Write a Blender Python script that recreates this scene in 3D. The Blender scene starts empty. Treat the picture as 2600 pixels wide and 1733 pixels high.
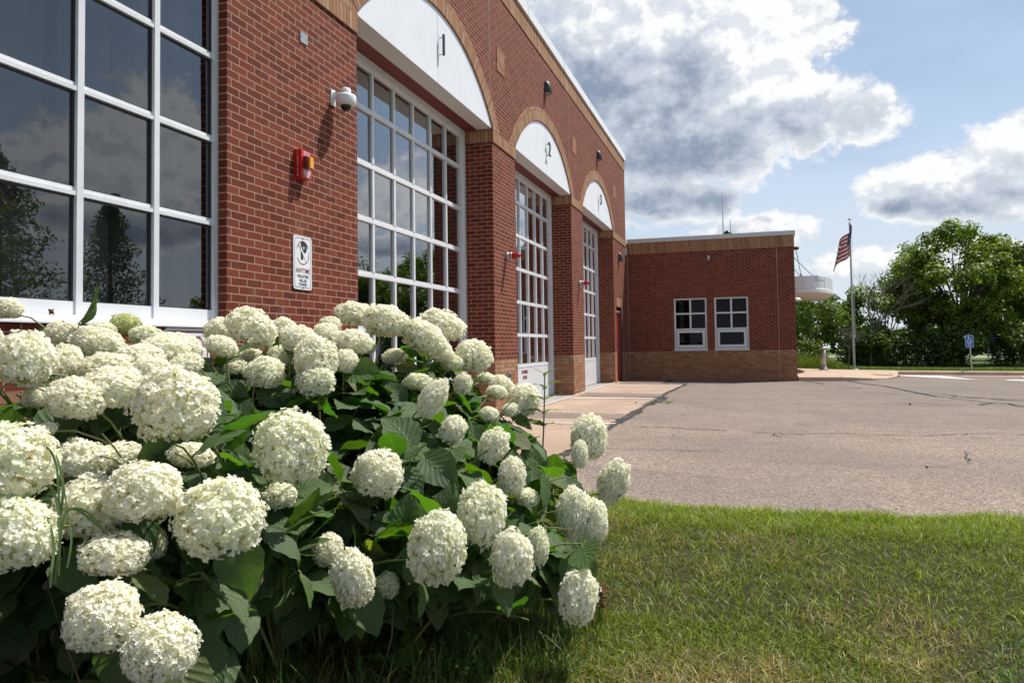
import bpy, bmesh, math, random
import numpy as np
from mathutils import Vector, Matrix, Quaternion, noise as mnoise
R = math.radians
sc = bpy.context.scene
COL = sc.collection
random.seed(7); rng = np.random.default_rng(7)

# ------------------------------------------------------------------ camera, sky, sun, exposure
CAM = Vector((3.9622, 0.0, 1.1593))
YAW, PITCH, ROLL, FPX = 0.3033, 0.0402, -0.0146, 1901.77
cyw, syw, cpt, spt = math.cos(YAW), math.sin(YAW), math.cos(PITCH), math.sin(PITCH)
FWD = Vector((-syw*cpt, cyw*cpt, spt)); rt0 = Vector((cyw, syw, 0)); up0 = rt0.cross(FWD)
RT = rt0*math.cos(ROLL) + up0*math.sin(ROLL); UP = up0*math.cos(ROLL) - rt0*math.sin(ROLL)
cam_data = bpy.data.cameras.new('camera'); cam = bpy.data.objects.new('camera', cam_data); COL.objects.link(cam)
m = Matrix((RT, UP, -FWD)).transposed().to_4x4(); m.translation = CAM; cam.matrix_world = m
cam_data.sensor_width = 36.0; cam_data.lens = FPX/2600*36.0; cam_data.shift_y = -(866.5-804.7)/2600
cam_data.clip_start = 0.05; cam_data.clip_end = 2000
sc.camera = cam
SUN_EL, SUN_AZ = R(60), R(45)
SUN = Vector((math.sin(SUN_AZ)*math.cos(SUN_EL), math.cos(SUN_AZ)*math.cos(SUN_EL), math.sin(SUN_EL)))
sl = bpy.data.lights.new('sun', 'SUN'); sl.energy = 5.0; sl.angle = R(0.53); sl.color = (1.0, 0.965, 0.905)
so = bpy.data.objects.new('sun', sl); COL.objects.link(so); so.rotation_euler = SUN.to_track_quat('Z', 'Y').to_euler(); so.location = (30, 30, 60)
sc.view_settings.view_transform = 'Standard'; sc.view_settings.look = 'None'; sc.view_settings.exposure = 0.32; sc.view_settings.gamma = 1.0
sc.view_settings.use_curve_mapping = False

def nt_math(nt, op, a, b=None, clamp=False):
    n = nt.nodes.new('ShaderNodeMath'); n.operation = op; n.use_clamp = clamp
    for i, v in enumerate((a, b)):
        if v is None: continue
        if isinstance(v, (int, float)): n.inputs[i].default_value = v
        else: nt.links.new(v, n.inputs[i])
    return n.outputs[0]
def nt_vmath(nt, op, a, b=None):
    n = nt.nodes.new('ShaderNodeVectorMath'); n.operation = op
    for i, v in enumerate((a, b)):
        if v is None: continue
        if isinstance(v, (tuple, list, Vector)): n.inputs[i].default_value = tuple(v)
        else: nt.links.new(v, n.inputs[i])
    return n.outputs[1] if op in ('LENGTH', 'DOT_PRODUCT', 'DISTANCE') else n.outputs[0]
def nt_range(nt, v, a, b, c=0.0, d=1.0, mode='SMOOTHSTEP'):
    n = nt.nodes.new('ShaderNodeMapRange'); n.interpolation_type = mode
    nt.links.new(v, n.inputs[0])
    for i, x in zip((1, 2, 3, 4), (a, b, c, d)): n.inputs[i].default_value = x
    return n.outputs[0]
def nt_mix(nt, f, a, b):
    n = nt.nodes.new('ShaderNodeMix'); n.data_type = 'RGBA'
    for s, v in ((n.inputs[0], f), (n.inputs[6], a), (n.inputs[7], b)):
        if isinstance(v, (int, float)): s.default_value = v
        elif isinstance(v, (tuple, list)): s.default_value = tuple(v)[:3] + (1,)
        else: nt.links.new(v, s)
    return n.outputs[2]
def nt_noise(nt, vec, scale, detail=4, rough=0.5, dist=0.0, out=0):
    n = nt.nodes.new('ShaderNodeTexNoise'); n.inputs['Scale'].default_value = scale; n.inputs['Detail'].default_value = detail
    n.inputs['Roughness'].default_value = rough; n.inputs['Distortion'].default_value = dist
    if vec is not None: nt.links.new(vec, n.inputs['Vector'])
    return n.outputs[out]

world = bpy.data.worlds.new('World'); sc.world = world; world.use_nodes = True
wt = world.node_tree; wt.nodes.clear()
w_out = wt.nodes.new('ShaderNodeOutputWorld')
sky = wt.nodes.new('ShaderNodeTexSky'); sky.sky_type = 'NISHITA'; sky.sun_disc = False
sky.sun_elevation = SUN_EL; sky.sun_rotation = SUN_AZ; sky.dust_density = 0.8; sky.air_density = 1.0; sky.ozone_density = 1.0
# azimuth (deg from +Y towards +X), elevation, half-width, half-height: cumulus banks, and their grey undersides
CLOUDS = [(-15,25,8,7.5),(-11,20,7,7),(-5,22.5,7,6),(1.2,22,5,6),(5,21.5,2.2,2.8),(-1.5,16.5,6.5,4.4),(4,15.9,3.6,2.6),(8,15.2,2.8,1.5),(-7,13.6,6,2.6),(-9,11.6,6,2.2),(-1,13.8,4.5,1.9),(-6.0,10.8,4.6,1.5),(-2.4,10.5,2.3,1.3),
  (1.5,8.0,3.6,1.3),(18.6,11.9,4.6,2.2),(13.4,10.2,4.2,2.0),(16.5,8.7,4.3,1.4),(9.9,9.2,1.8,.9),(8.5,5.6,3.6,1.0),(15,5.6,5,1.0),(-25,22,8,8),
  (42.2,14.0,3.8,4.4),(47.5,13.0,3.6,2.8),(44,8.6,9,1.4),(26,11.6,2.8,2.6),(29,9.8,2.6,1.4),(26,7.6,5,1.0),(62,17,9,4),(-60,25,16,7),(110,16,14,5),(160,20,16,6)]
SHADES = [(-11.3,18.6,4.4,3.6),(-7,16.2,3.6,2.4),(-3.6,19.2,1.9,2.6),(-1.2,14.5,6.2,1.9),(2.2,14.4,2.4,1.0),(-9,13.3,5.4,1.7),(-6.5,10.7,5.4,2.0),(-2,10.5,3.2,1.8),(-4,13.6,9,2.2),(9.8,8.9,1.9,.9),(13,8.5,3.0,.8),(17.2,9.4,2.3,1.2),(15,7.3,3.6,.7),(-18,22,4,4),
  (44,8.2,7,1.1),(27,7.3,5,.8),(62,14.5,8,2),(-60,21,14,4),(110,13,12,3),(160,17,14,4)]
def angles(vec):
    sep = wt.nodes.new('ShaderNodeSeparateXYZ'); wt.links.new(vec, sep.inputs[0])
    az = nt_math(wt, 'MULTIPLY', nt_math(wt, 'ARCTAN2', sep.outputs[0], sep.outputs[1]), 57.29578)
    el = nt_math(wt, 'MULTIPLY', nt_math(wt, 'ARCSINE', sep.outputs[2]), 57.29578)
    cb = wt.nodes.new('ShaderNodeCombineXYZ'); wt.links.new(az, cb.inputs[0]); wt.links.new(el, cb.inputs[1]); return cb.outputs[0], sep.outputs[2]
def banks(ang, table, soft):
    best = None
    for a, e, ra, re in table:
        q = nt_vmath(wt, 'MULTIPLY', nt_vmath(wt, 'SUBTRACT', ang, (a, e, 0)), (1/ra, 1/re, 0))
        l = nt_vmath(wt, 'LENGTH', q)
        if best is None: best = l
        else:
            n = wt.nodes.new('ShaderNodeMath'); n.operation = 'SMOOTH_MIN'; wt.links.new(best, n.inputs[0]); wt.links.new(l, n.inputs[1]); n.inputs[2].default_value = soft; best = n.outputs[0]
    return nt_math(wt, 'SUBTRACT', 1.0, best)
def lin(*terms):
    o = None
    for t, k in terms:
        v = nt_math(wt, 'MULTIPLY', t, k) if t is not None else k
        o = v if o is None else nt_math(wt, 'ADD', o, v)
    return o
def puff(vec, scale, detail, rough, dist=0.2):
    return nt_math(wt, 'SUBTRACT', nt_noise(wt, nt_vmath(wt, 'MULTIPLY', vec, (1, 1, 1.3)), scale, detail, rough, dist), 0.5)
tc = wt.nodes.new('ShaderNodeTexCoord'); vdir = nt_vmath(wt, 'NORMALIZE', tc.outputs['Generated'])
toward = nt_vmath(wt, 'NORMALIZE', nt_vmath(wt, 'ADD', vdir, tuple(SUN*0.022)))
ang, upz = angles(vdir)
shape = banks(ang, CLOUDS, 0.30); under = banks(ang, [(a, e, ra*1.3, re*1.22) for a, e, ra, re in SHADES], 0.4)
big, mid = puff(vdir, 6.5, 3, .5), puff(vdir, 22, 9, .62); mid2 = puff(toward, 22, 6, .58); fine = puff(vdir, 60, 6, .6); fine2 = puff(toward, 60, 4, .6)
dens = lin((shape, 1.0), (big, 1.3), (mid, 1.9), (fine, .55), (None, 0.30))
relief = lin((mid2, 2.6), (mid, -2.6), (fine2, .9), (fine, -.9))     # > 0 where more cloud lies towards the sun
cover = nt_range(wt, dens, 0.0, 0.40)
thin = nt_noise(wt, nt_vmath(wt, 'MULTIPLY', vdir, (1, 1, 3.0)), 4.5, 6, 0.55, 0.2)
veil = nt_math(wt, 'MULTIPLY', nt_range(wt, thin, 0.34, 0.70, 0.75, 0.98), nt_range(wt, upz, 0.20, 0.75, 1.0, 0.10))
veil = nt_math(wt, 'MAXIMUM', veil, nt_range(wt, upz, 0.0, 0.13, 1.0, 0.0))
dark = nt_range(wt, lin((under, 1.1), (big, 1.0), (mid, .50), (relief, .80), (None, .62)), -0.45, 1.95, 0.0, 1.0, 'LINEAR')
dark = nt_math(wt, 'MULTIPLY', dark, nt_range(wt, dens, 0.05, 0.80, 0.30, 1.0))
lit = nt_mix(wt, nt_range(wt, relief, -0.08, 0.34), (0.96, 0.97, 0.98), (0.76, 0.80, 0.86))
ccol = nt_mix(wt, nt_range(wt, dark, 0.22, 0.50, 0, 1, 'SMOOTHSTEP'), lit, (0.62, 0.675, 0.76))
ccol = nt_mix(wt, nt_range(wt, dark, 0.42, 0.95, 0, 1, 'SMOOTHSTEP'), ccol, (0.27, 0.335, 0.45))
ccol = nt_mix(wt, cover, nt_mix(wt, nt_range(wt, upz, 0.04, 0.30, 0.0, 1.0), (0.74, 0.82, 0.90), (0.50, 0.655, 0.87)), ccol)
cover = nt_math(wt, 'MAXIMUM', cover, veil)
bg_sky = wt.nodes.new('ShaderNodeBackground'); wt.links.new(sky.outputs[0], bg_sky.inputs[0]); bg_sky.inputs[1].default_value = 0.075
bg_cl = wt.nodes.new('ShaderNodeBackground'); wt.links.new(ccol, bg_cl.inputs[0]); bg_cl.inputs[1].default_value = 0.82
wmix = wt.nodes.new('ShaderNodeMixShader'); wt.links.new(cover, wmix.inputs[0]); wt.links.new(bg_sky.outputs[0], wmix.inputs[1]); wt.links.new(bg_cl.outputs[0], wmix.inputs[2])
wt.links.new(wmix.outputs[0], w_out.inputs[0])
world.cycles.sampling_method = 'MANUAL'; world.cycles.sample_map_resolution = 512

# ------------------------------------------------------------------ object helpers
def tag(o, label=None, cat=None, group=None, kind=None):
    if label: o['label'] = label
    if cat: o['category'] = cat
    if group: o['group'] = group
    if kind: o['kind'] = kind
    return o
def thing(name, label, cat, loc=(0, 0, 0), group=None):
    o = bpy.data.objects.new(name, None); COL.objects.link(o); o.location = loc; o.empty_display_size = 0.1
    return tag(o, label, cat, group)
class MB:
    """collects faces with per-corner uv (in metres)"""
    def __init__(s): s.v = []; s.f = []; s.uv = []; s.mi = []; s.sm = []
    def face(s, pts, uvs=None, mi=0, smooth=False):
        b = len(s.v); s.v += [tuple(p) for p in pts]; s.f.append(tuple(range(b, b+len(pts))))
        if uvs is None:
            a, c, d = Vector(pts[0]), Vector(pts[1]), Vector(pts[2]); n = (c-a).cross(d-a); k = max(range(3), key=lambda i: abs(n[i]))
            uvs = [((p[1], p[2]), (p[0], p[2]), (p[0], p[1]))[k] for p in pts]
        s.uv += [tuple(u) for u in uvs]; s.mi.append(mi); s.sm.append(smooth)
    def box(s, x0, x1, y0, y1, z0, z1, mi=0, skip='', flip=False):
        q = {'-x': [(x0,y1,z0),(x0,y0,z0),(x0,y0,z1),(x0,y1,z1)], '+x': [(x1,y0,z0),(x1,y1,z0),(x1,y1,z1),(x1,y0,z1)],
             '-y': [(x0,y0,z0),(x1,y0,z0),(x1,y0,z1),(x0,y0,z1)], '+y': [(x1,y1,z0),(x0,y1,z0),(x0,y1,z1),(x1,y1,z1)],
             '-z': [(x0,y1,z0),(x1,y1,z0),(x1,y0,z0),(x0,y0,z0)], '+z': [(x0,y0,z1),(x1,y0,z1),(x1,y1,z1),(x0,y1,z1)]}
        for k, p in q.items():
            if k in skip.split(): continue
            uv = [((p_[1], p_[2]), (p_[0], p_[2]), (p_[0], p_[1]))['xyz'.index(k[1])] for p_ in p]
            if flip: uv = [(u[1], u[0]) for u in uv]
            s.face(p, uv, mi)
    def grid(s, pts, nu, nv, uvf=None, mi=0, smooth=True, closed=False):
        """pts: nu x nv array of points sharing vertices"""
        b = len(s.v)
        for i in range(nu):
            for j in range(nv): s.v.append(tuple(pts[i][j]))
        for i in range(nu-1):
            for j in range(nv if closed else nv-1):
                j2 = (j+1) % nv
                s.f.append((b+i*nv+j, b+(i+1)*nv+j, b+(i+1)*nv+j2, b+i*nv+j2))
                s.uv += [uvf(a, c) for a, c in ((i, j), (i+1, j), (i+1, j+1), (i, j+1))] if uvf else [(i/(nu-1), j/max(1, nv-1)), ((i+1)/(nu-1), j/max(1, nv-1)), ((i+1)/(nu-1), (j+1)/max(1, nv-1)), (i/(nu-1), (j+1)/max(1, nv-1))]
                s.mi.append(mi); s.sm.append(smooth)
    def tube(s, path, rad, n=8, mi=0, cap=True):
        path = [Vector(p) for p in path]; rows = []; prev = None
        for i, p in enumerate(path):
            t = (path[min(i+1, len(path)-1)] - path[max(i-1, 0)])
            t = t.normalized() if t.length > 1e-9 else Vector((0, 0, 1))
            if prev is None: a = t.orthogonal().normalized()
            else:
                a = prev - t*prev.dot(t); a = a.normalized() if a.length > 1e-6 else t.orthogonal().normalized()
            prev = a; b2 = t.cross(a); r = rad[i] if isinstance(rad, (list, tuple)) else rad
            rows.append([p + a*math.cos(2*math.pi*k/n)*r + b2*math.sin(2*math.pi*k/n)*r for k in range(n)])
        s.grid(rows, len(rows), n, mi=mi, closed=True)
        if cap:
            s.face(rows[0][::-1], [(0, 0)]*n, mi); s.face(rows[-1], [(0, 0)]*n, mi)
    def lathe(s, prof, origin, axis=(0, 0, 1), n=16, mi=0):
        ax = Vector(axis).normalized(); a = ax.orthogonal().normalized(); b2 = ax.cross(a); o = Vector(origin)
        rows = [[o + ax*h + (a*math.cos(2*math.pi*k/n) + b2*math.sin(2*math.pi*k/n))*max(r, 1e-4) for k in range(n)] for r, h in prof]
        s.grid(rows, len(rows), n, mi=mi, closed=True)
    def build(s, name, mats, parent=None):
        me = bpy.data.meshes.new(name); me.from_pydata(s.v, [], s.f)
        uvl = me.uv_layers.new(name='uv'); uvl.data.foreach_set('uv', np.array(s.uv, np.float32).ravel())
        for mm in (mats if isinstance(mats, (list, tuple)) else [mats]): me.materials.append(mm)
        me.polygons.foreach_set('material_index', s.mi); me.polygons.foreach_set('use_smooth', s.sm); me.update()
        o = bpy.data.objects.new(name, me); COL.objects.link(o)
        if parent is not None: attach(o, parent)
        return o
def attach(o, parent):
    o.parent = parent
    if parent.type == 'EMPTY': o.matrix_parent_inverse = Matrix.Translation(parent.location).inverted()   # children are modelled in world coordinates
def mesh_np(name, V, F, mat, attrs=None, uv=None, smooth=False, mi=None):
    """fast mesh from numpy: V (n,3), F (m,k) ; attrs {name: (n,3) point colours}; uv per-corner"""
    me = bpy.data.meshes.new(name); k = F.shape[1]
    me.vertices.add(len(V)); me.vertices.foreach_set('co', V.astype(np.float32).ravel())
    me.loops.add(F.size); me.loops.foreach_set('vertex_index', F.astype(np.int32).ravel())
    me.polygons.add(len(F)); me.polygons.foreach_set('loop_start', np.arange(0, F.size, k, dtype=np.int32)); me.polygons.foreach_set('loop_total', np.full(len(F), k, np.int32))
    if uv is not None:
        l = me.uv_layers.new(name='uv'); l.data.foreach_set('uv', uv.astype(np.float32).ravel())
    for n_, c in (attrs or {}).items():
        a = me.color_attributes.new(n_, 'FLOAT_COLOR', 'POINT'); a.data.foreach_set('color', np.hstack([c, np.ones((len(c), 1))]).astype(np.float32).ravel())
    for mm in (mat if isinstance(mat, (list, tuple)) else [mat]): me.materials.append(mm)
    if mi is not None: me.polygons.foreach_set('material_index', mi)
    me.update(calc_edges=True); me.validate()
    if smooth: me.polygons.foreach_set('use_smooth', np.ones(len(F), bool))
    return me
def link(name, me, parent=None):
    o = bpy.data.objects.new(name, me); COL.objects.link(o)
    if parent is not None: attach(o, parent)
    return o
def text_mesh(mb, s, origin, right, up, size, ext=0.001, squeeze=1.0, mi=0, bold=0.0):
    """letters of the built-in font, centred on origin, added to mb"""
    cu = bpy.data.curves.new('t', 'FONT'); cu.body = s; cu.size = size; cu.align_x = 'CENTER'; cu.align_y = 'CENTER'; cu.extrude = ext; cu.offset = bold; cu.resolution_u = 3
    ob = bpy.data.objects.new('t', cu); COL.objects.link(ob); dg = bpy.context.evaluated_depsgraph_get()
    me = bpy.data.meshes.new_from_object(ob.evaluated_get(dg)); o = Vector(origin); r = Vector(right).normalized(); u = Vector(up).normalized(); n = r.cross(u)
    for p in me.polygons:
        mb.face([o + r*me.vertices[i].co.x*squeeze + u*me.vertices[i].co.y + n*me.vertices[i].co.z for i in p.vertices], [(0, 0)]*len(p.vertices), mi)
    bpy.data.objects.remove(ob); bpy.data.curves.remove(cu); bpy.data.meshes.remove(me)

# ------------------------------------------------------------------ materials
def mat(name, col=(0.5, 0.5, 0.5), rough=0.6, metal=0.0, spec=0.5, noise_amt=0.0, noise_scale=8.0, bump=0.0, bscale=60.0):
    m_ = bpy.data.materials.new(name); m_.use_nodes = True; nt = m_.node_tree; p = nt.nodes['Principled BSDF']
    p.inputs['Base Color'].default_value = tuple(col) + (1,); p.inputs['Roughness'].default_value = rough; p.inputs['Metallic'].default_value = metal
    p.inputs['Specular IOR Level'].default_value = spec
    if noise_amt or bump:
        tcn = nt.nodes.new('ShaderNodeTexCoord')
    if noise_amt:
        f = nt_noise(nt, tcn.outputs['Object'], noise_scale, 5, 0.6)
        c = nt_mix(nt, nt_range(nt, f, 0.3, 0.7), tuple(x*(1-noise_amt) for x in col), tuple(min(1, x*(1+noise_amt)) for x in col))
        nt.links.new(c, p.inputs['Base Color'])
    if bump:
        b = nt.nodes.new('ShaderNodeBump'); b.inputs['Strength'].default_value = bump; b.inputs['Distance'].default_value = 0.01
        nt.links.new(nt_noise(nt, tcn.outputs['Object'], bscale, 3), b.inputs['Height']); nt.links.new(b.outputs[0], p.inputs['Normal'])
    return m_
def brick_mat(name, c1, c2, c3, mortar, soldier=False, bump=0.35):
    m_ = bpy.data.materials.new(name); m_.use_nodes = True; nt = m_.node_tree; p = nt.nodes['Principled BSDF']; p.inputs['Roughness'].default_value = 0.85; p.inputs['Specular IOR Level'].default_value = 0.25
    uv = nt.nodes.new('ShaderNodeUVMap'); uv.uv_map = 'uv'
    wob = nt_vmath(nt, 'SCALE', nt_vmath(nt, 'SUBTRACT', nt_noise(nt, uv.outputs[0], 9, 2, 0.5, 0, 1), (0.5, 0.5, 0.5))); wob.node.inputs['Scale'].default_value = 0.010
    wob2 = nt_vmath(nt, 'SCALE', nt_vmath(nt, 'SUBTRACT', nt_noise(nt, uv.outputs[0], 55, 2, 0.5, 0, 1), (0.5, 0.5, 0.5))); wob2.node.inputs['Scale'].default_value = 0.0035
    vec = nt_vmath(nt, 'ADD', nt_vmath(nt, 'ADD', uv.outputs[0], wob), wob2)
    b = nt.nodes.new('ShaderNodeTexBrick'); nt.links.new(vec, b.inputs['Vector'])
    b.inputs['Scale'].default_value = 1.0; b.inputs['Brick Width'].default_value = 0.2032; b.inputs['Row Height'].default_value = 0.0677; b.inputs['Mortar Size'].default_value = 0.0052
    b.inputs['Mortar Smooth'].default_value = 0.15; b.inputs['Bias'].default_value = 0.0
    b.offset = 0.0 if soldier else 0.5; b.offset_frequency = 2; b.squash = 1.0
    b.inputs['Color1'].default_value = (0, 0, 0, 1); b.inputs['Color2'].default_value = (1, 1, 1, 1); b.inputs['Mortar'].default_value = (0.5, 0.5, 0.5, 1)
    ramp = nt.nodes.new('ShaderNodeValToRGB'); nt.links.new(b.outputs['Color'], ramp.inputs[0])
    e = ramp.color_ramp.elements; e[0].position = 0.0; e[0].color = tuple(c1) + (1,); e[1].position = 1.0; e[1].color = tuple(c3) + (1,); x = e.new(0.5); x.color = tuple(c2) + (1,)
    g = nt_noise(nt, uv.outputs[0], 140, 4, 0.7); g2 = nt_noise(nt, uv.outputs[0], 1.1, 4, 0.6)
    col = nt_mix(nt, nt_range(nt, g, 0.35, 0.75, 0.0, 0.35), ramp.outputs[0], tuple(x_*0.55 for x_ in c2))
    col = nt_mix(nt, nt_range(nt, g2, 0.4, 0.75, 0.0, 0.16), col, tuple(min(1, x_*1.25+0.01) for x_ in c2))
    streak = nt_noise(nt, nt_vmath(nt, 'MULTIPLY', uv.outputs[0], (2.6, .22, 1)), 1.0, 5, 0.6)
    col = nt_mix(nt, nt_range(nt, streak, 0.50, 0.74, 0.0, 0.30), col, tuple(x_*0.60 for x_ in c2))
    pale = nt_noise(nt, uv.outputs[0], 2.7, 6, 0.7, 0.6)
    col = nt_mix(nt, nt_range(nt, pale, 0.56, 0.78, 0.0, 0.20), col, (0.42, 0.30, 0.24))
    mcol = nt_mix(nt, nt_range(nt, nt_noise(nt, uv.outputs[0], 30, 4, 0.6), 0.35, 0.7), tuple(x_*0.8 for x_ in mortar), mortar)
    col = nt_mix(nt, b.outputs['Fac'], col, mcol); nt.links.new(col, p.inputs['Base Color'])
    h = nt_math(nt, 'SUBTRACT', nt_math(nt, 'MULTIPLY', g, 0.25), b.outputs['Fac'])
    bn = nt.nodes.new('ShaderNodeBump'); bn.inputs['Strength'].default_value = bump; bn.inputs['Distance'].default_value = 0.006; nt.links.new(h, bn.inputs['Height']); nt.links.new(bn.outputs[0], p.inputs['Normal'])
    return m_
RED = brick_mat('red brick', (0.100, 0.0185, 0.0096), (0.147, 0.0285, 0.0136), (0.20, 0.046, 0.0215), (0.40, 0.24, 0.165))
BEIGE = brick_mat('tan brick', (0.275, 0.122, 0.062), (0.335, 0.165, 0.086), (0.40, 0.215, 0.12), (0.15, 0.08, 0.05))
SOLD = brick_mat('tan brick on end', (0.27, 0.128, 0.066), (0.345, 0.185, 0.10), (0.42, 0.265, 0.16), (0.14, 0.072, 0.045), soldier=True)
WHITE = mat('white frame paint', (0.66, 0.67, 0.69), 0.35, noise_amt=0.05, noise_scale=5)
PANEL = mat('white metal panel', (0.74, 0.76, 0.79), 0.45, noise_amt=0.03, noise_scale=1.8)
SOFFIT = mat('grey metal soffit', (0.62, 0.60, 0.57), 0.5)
REDSTEEL = mat('dark red steel', (0.15, 0.022, 0.014), 0.55)
REDPAINT = mat('red door paint', (0.33, 0.03, 0.028), 0.4, noise_amt=0.08)
COPING = mat('pale grey metal coping', (0.56, 0.56, 0.55), 0.4, metal=0.2)
COPWHITE = mat('white metal coping', (0.80, 0.81, 0.82), 0.35)
STEEL = mat('galvanised grey steel', (0.42, 0.42, 0.42), 0.45, metal=0.5, noise_amt=0.08)
ALU = mat('brushed aluminium', (0.62, 0.62, 0.61), 0.38, metal=0.75)
DARK = mat('black fixture', (0.02, 0.02, 0.022), 0.45)
NUMB = mat('dark numerals', (0.035, 0.035, 0.04), 0.4)
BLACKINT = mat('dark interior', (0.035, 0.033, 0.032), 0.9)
INTWALL = mat('interior block wall', (0.22, 0.20, 0.18), 0.9, noise_amt=0.1)
INTFLOOR = mat('interior concrete floor', (0.16, 0.155, 0.15), 0.5)
BLIND = mat('grey fabric blind', (0.50, 0.47, 0.41), 0.9)
SIGNW = mat('white sign sheet', (0.74, 0.75, 0.77), 0.4, noise_amt=0.05, noise_scale=14)
SIGNK = mat('black sign print', (0.02, 0.025, 0.035), 0.5)
SIGNR = mat('dark red sign print', (0.22, 0.03, 0.03), 0.5)
SIGNRED = mat('red sign border', (0.38, 0.02, 0.03), 0.45)
SIGNB = mat('blue sign sheet', (0.025, 0.13, 0.50), 0.4)
PLAST = mat('white plastic', (0.78, 0.79, 0.80), 0.35)
REDBOX = mat('red enamel', (0.56, 0.012, 0.012), 0.35)
REDBOX2 = mat('faded red enamel', (0.45, 0.06, 0.07), 0.45)
ORANGE = mat('amber lens', (0.85, 0.34, 0.02), 0.25)
DKRED = mat('dark red lens base', (0.13, 0.025, 0.03), 0.3)
BEACON = mat('red beacon lens', (0.38, 0.008, 0.008), 0.15)
STAIN = mat('rust and soot streak', (0.05, 0.02, 0.015), 0.9)
GROUT = mat('grey joint sealant', (0.40, 0.30, 0.25), 0.9)
def glass_mat(name, tint, boost=2.0, base=0.02):
    m_ = bpy.data.materials.new(name); m_.use_nodes = True; nt = m_.node_tree; nt.nodes.clear()
    o = nt.nodes.new('ShaderNodeOutputMaterial'); t = nt.nodes.new('ShaderNodeBsdfTransparent'); t.inputs[0].default_value = tuple(tint) + (1,)
    g = nt.nodes.new('ShaderNodeBsdfGlossy'); g.inputs['Roughness'].default_value = 0.0; g.inputs[0].default_value = (0.93, 0.96, 1.0, 1)
    fr = nt.nodes.new('ShaderNodeFresnel'); fr.inputs[0].default_value = 1.5
    tcn = nt.nodes.new('ShaderNodeTexCoord'); bn = nt.nodes.new('ShaderNodeBump'); bn.inputs['Strength'].default_value = 0.02; bn.inputs['Distance'].default_value = 0.02
    nt.links.new(nt_noise(nt, tcn.outputs['Object'], 1.2, 1), bn.inputs['Height']); nt.links.new(bn.outputs[0], g.inputs['Normal'])
    f = nt_math(nt, 'ADD', nt_math(nt, 'MULTIPLY', fr.outputs[0], boost), base, True)
    mx = nt.nodes.new('ShaderNodeMixShader'); nt.links.new(f, mx.inputs[0]); nt.links.new(t.outputs[0], mx.inputs[1]); nt.links.new(g.outputs[0], mx.inputs[2]); nt.links.new(mx.outputs[0], o.inputs[0])
    return m_
GLASS = glass_mat('window glass', (0.42, 0.44, 0.46), 2.5, 0.01)
GLASSW = glass_mat('wing window glass', (0.25, 0.26, 0.26), 0.35, 0.0)
GLASSD = glass_mat('door glass', (0.55, 0.60, 0.63), 3.0, 0.03)
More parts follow.
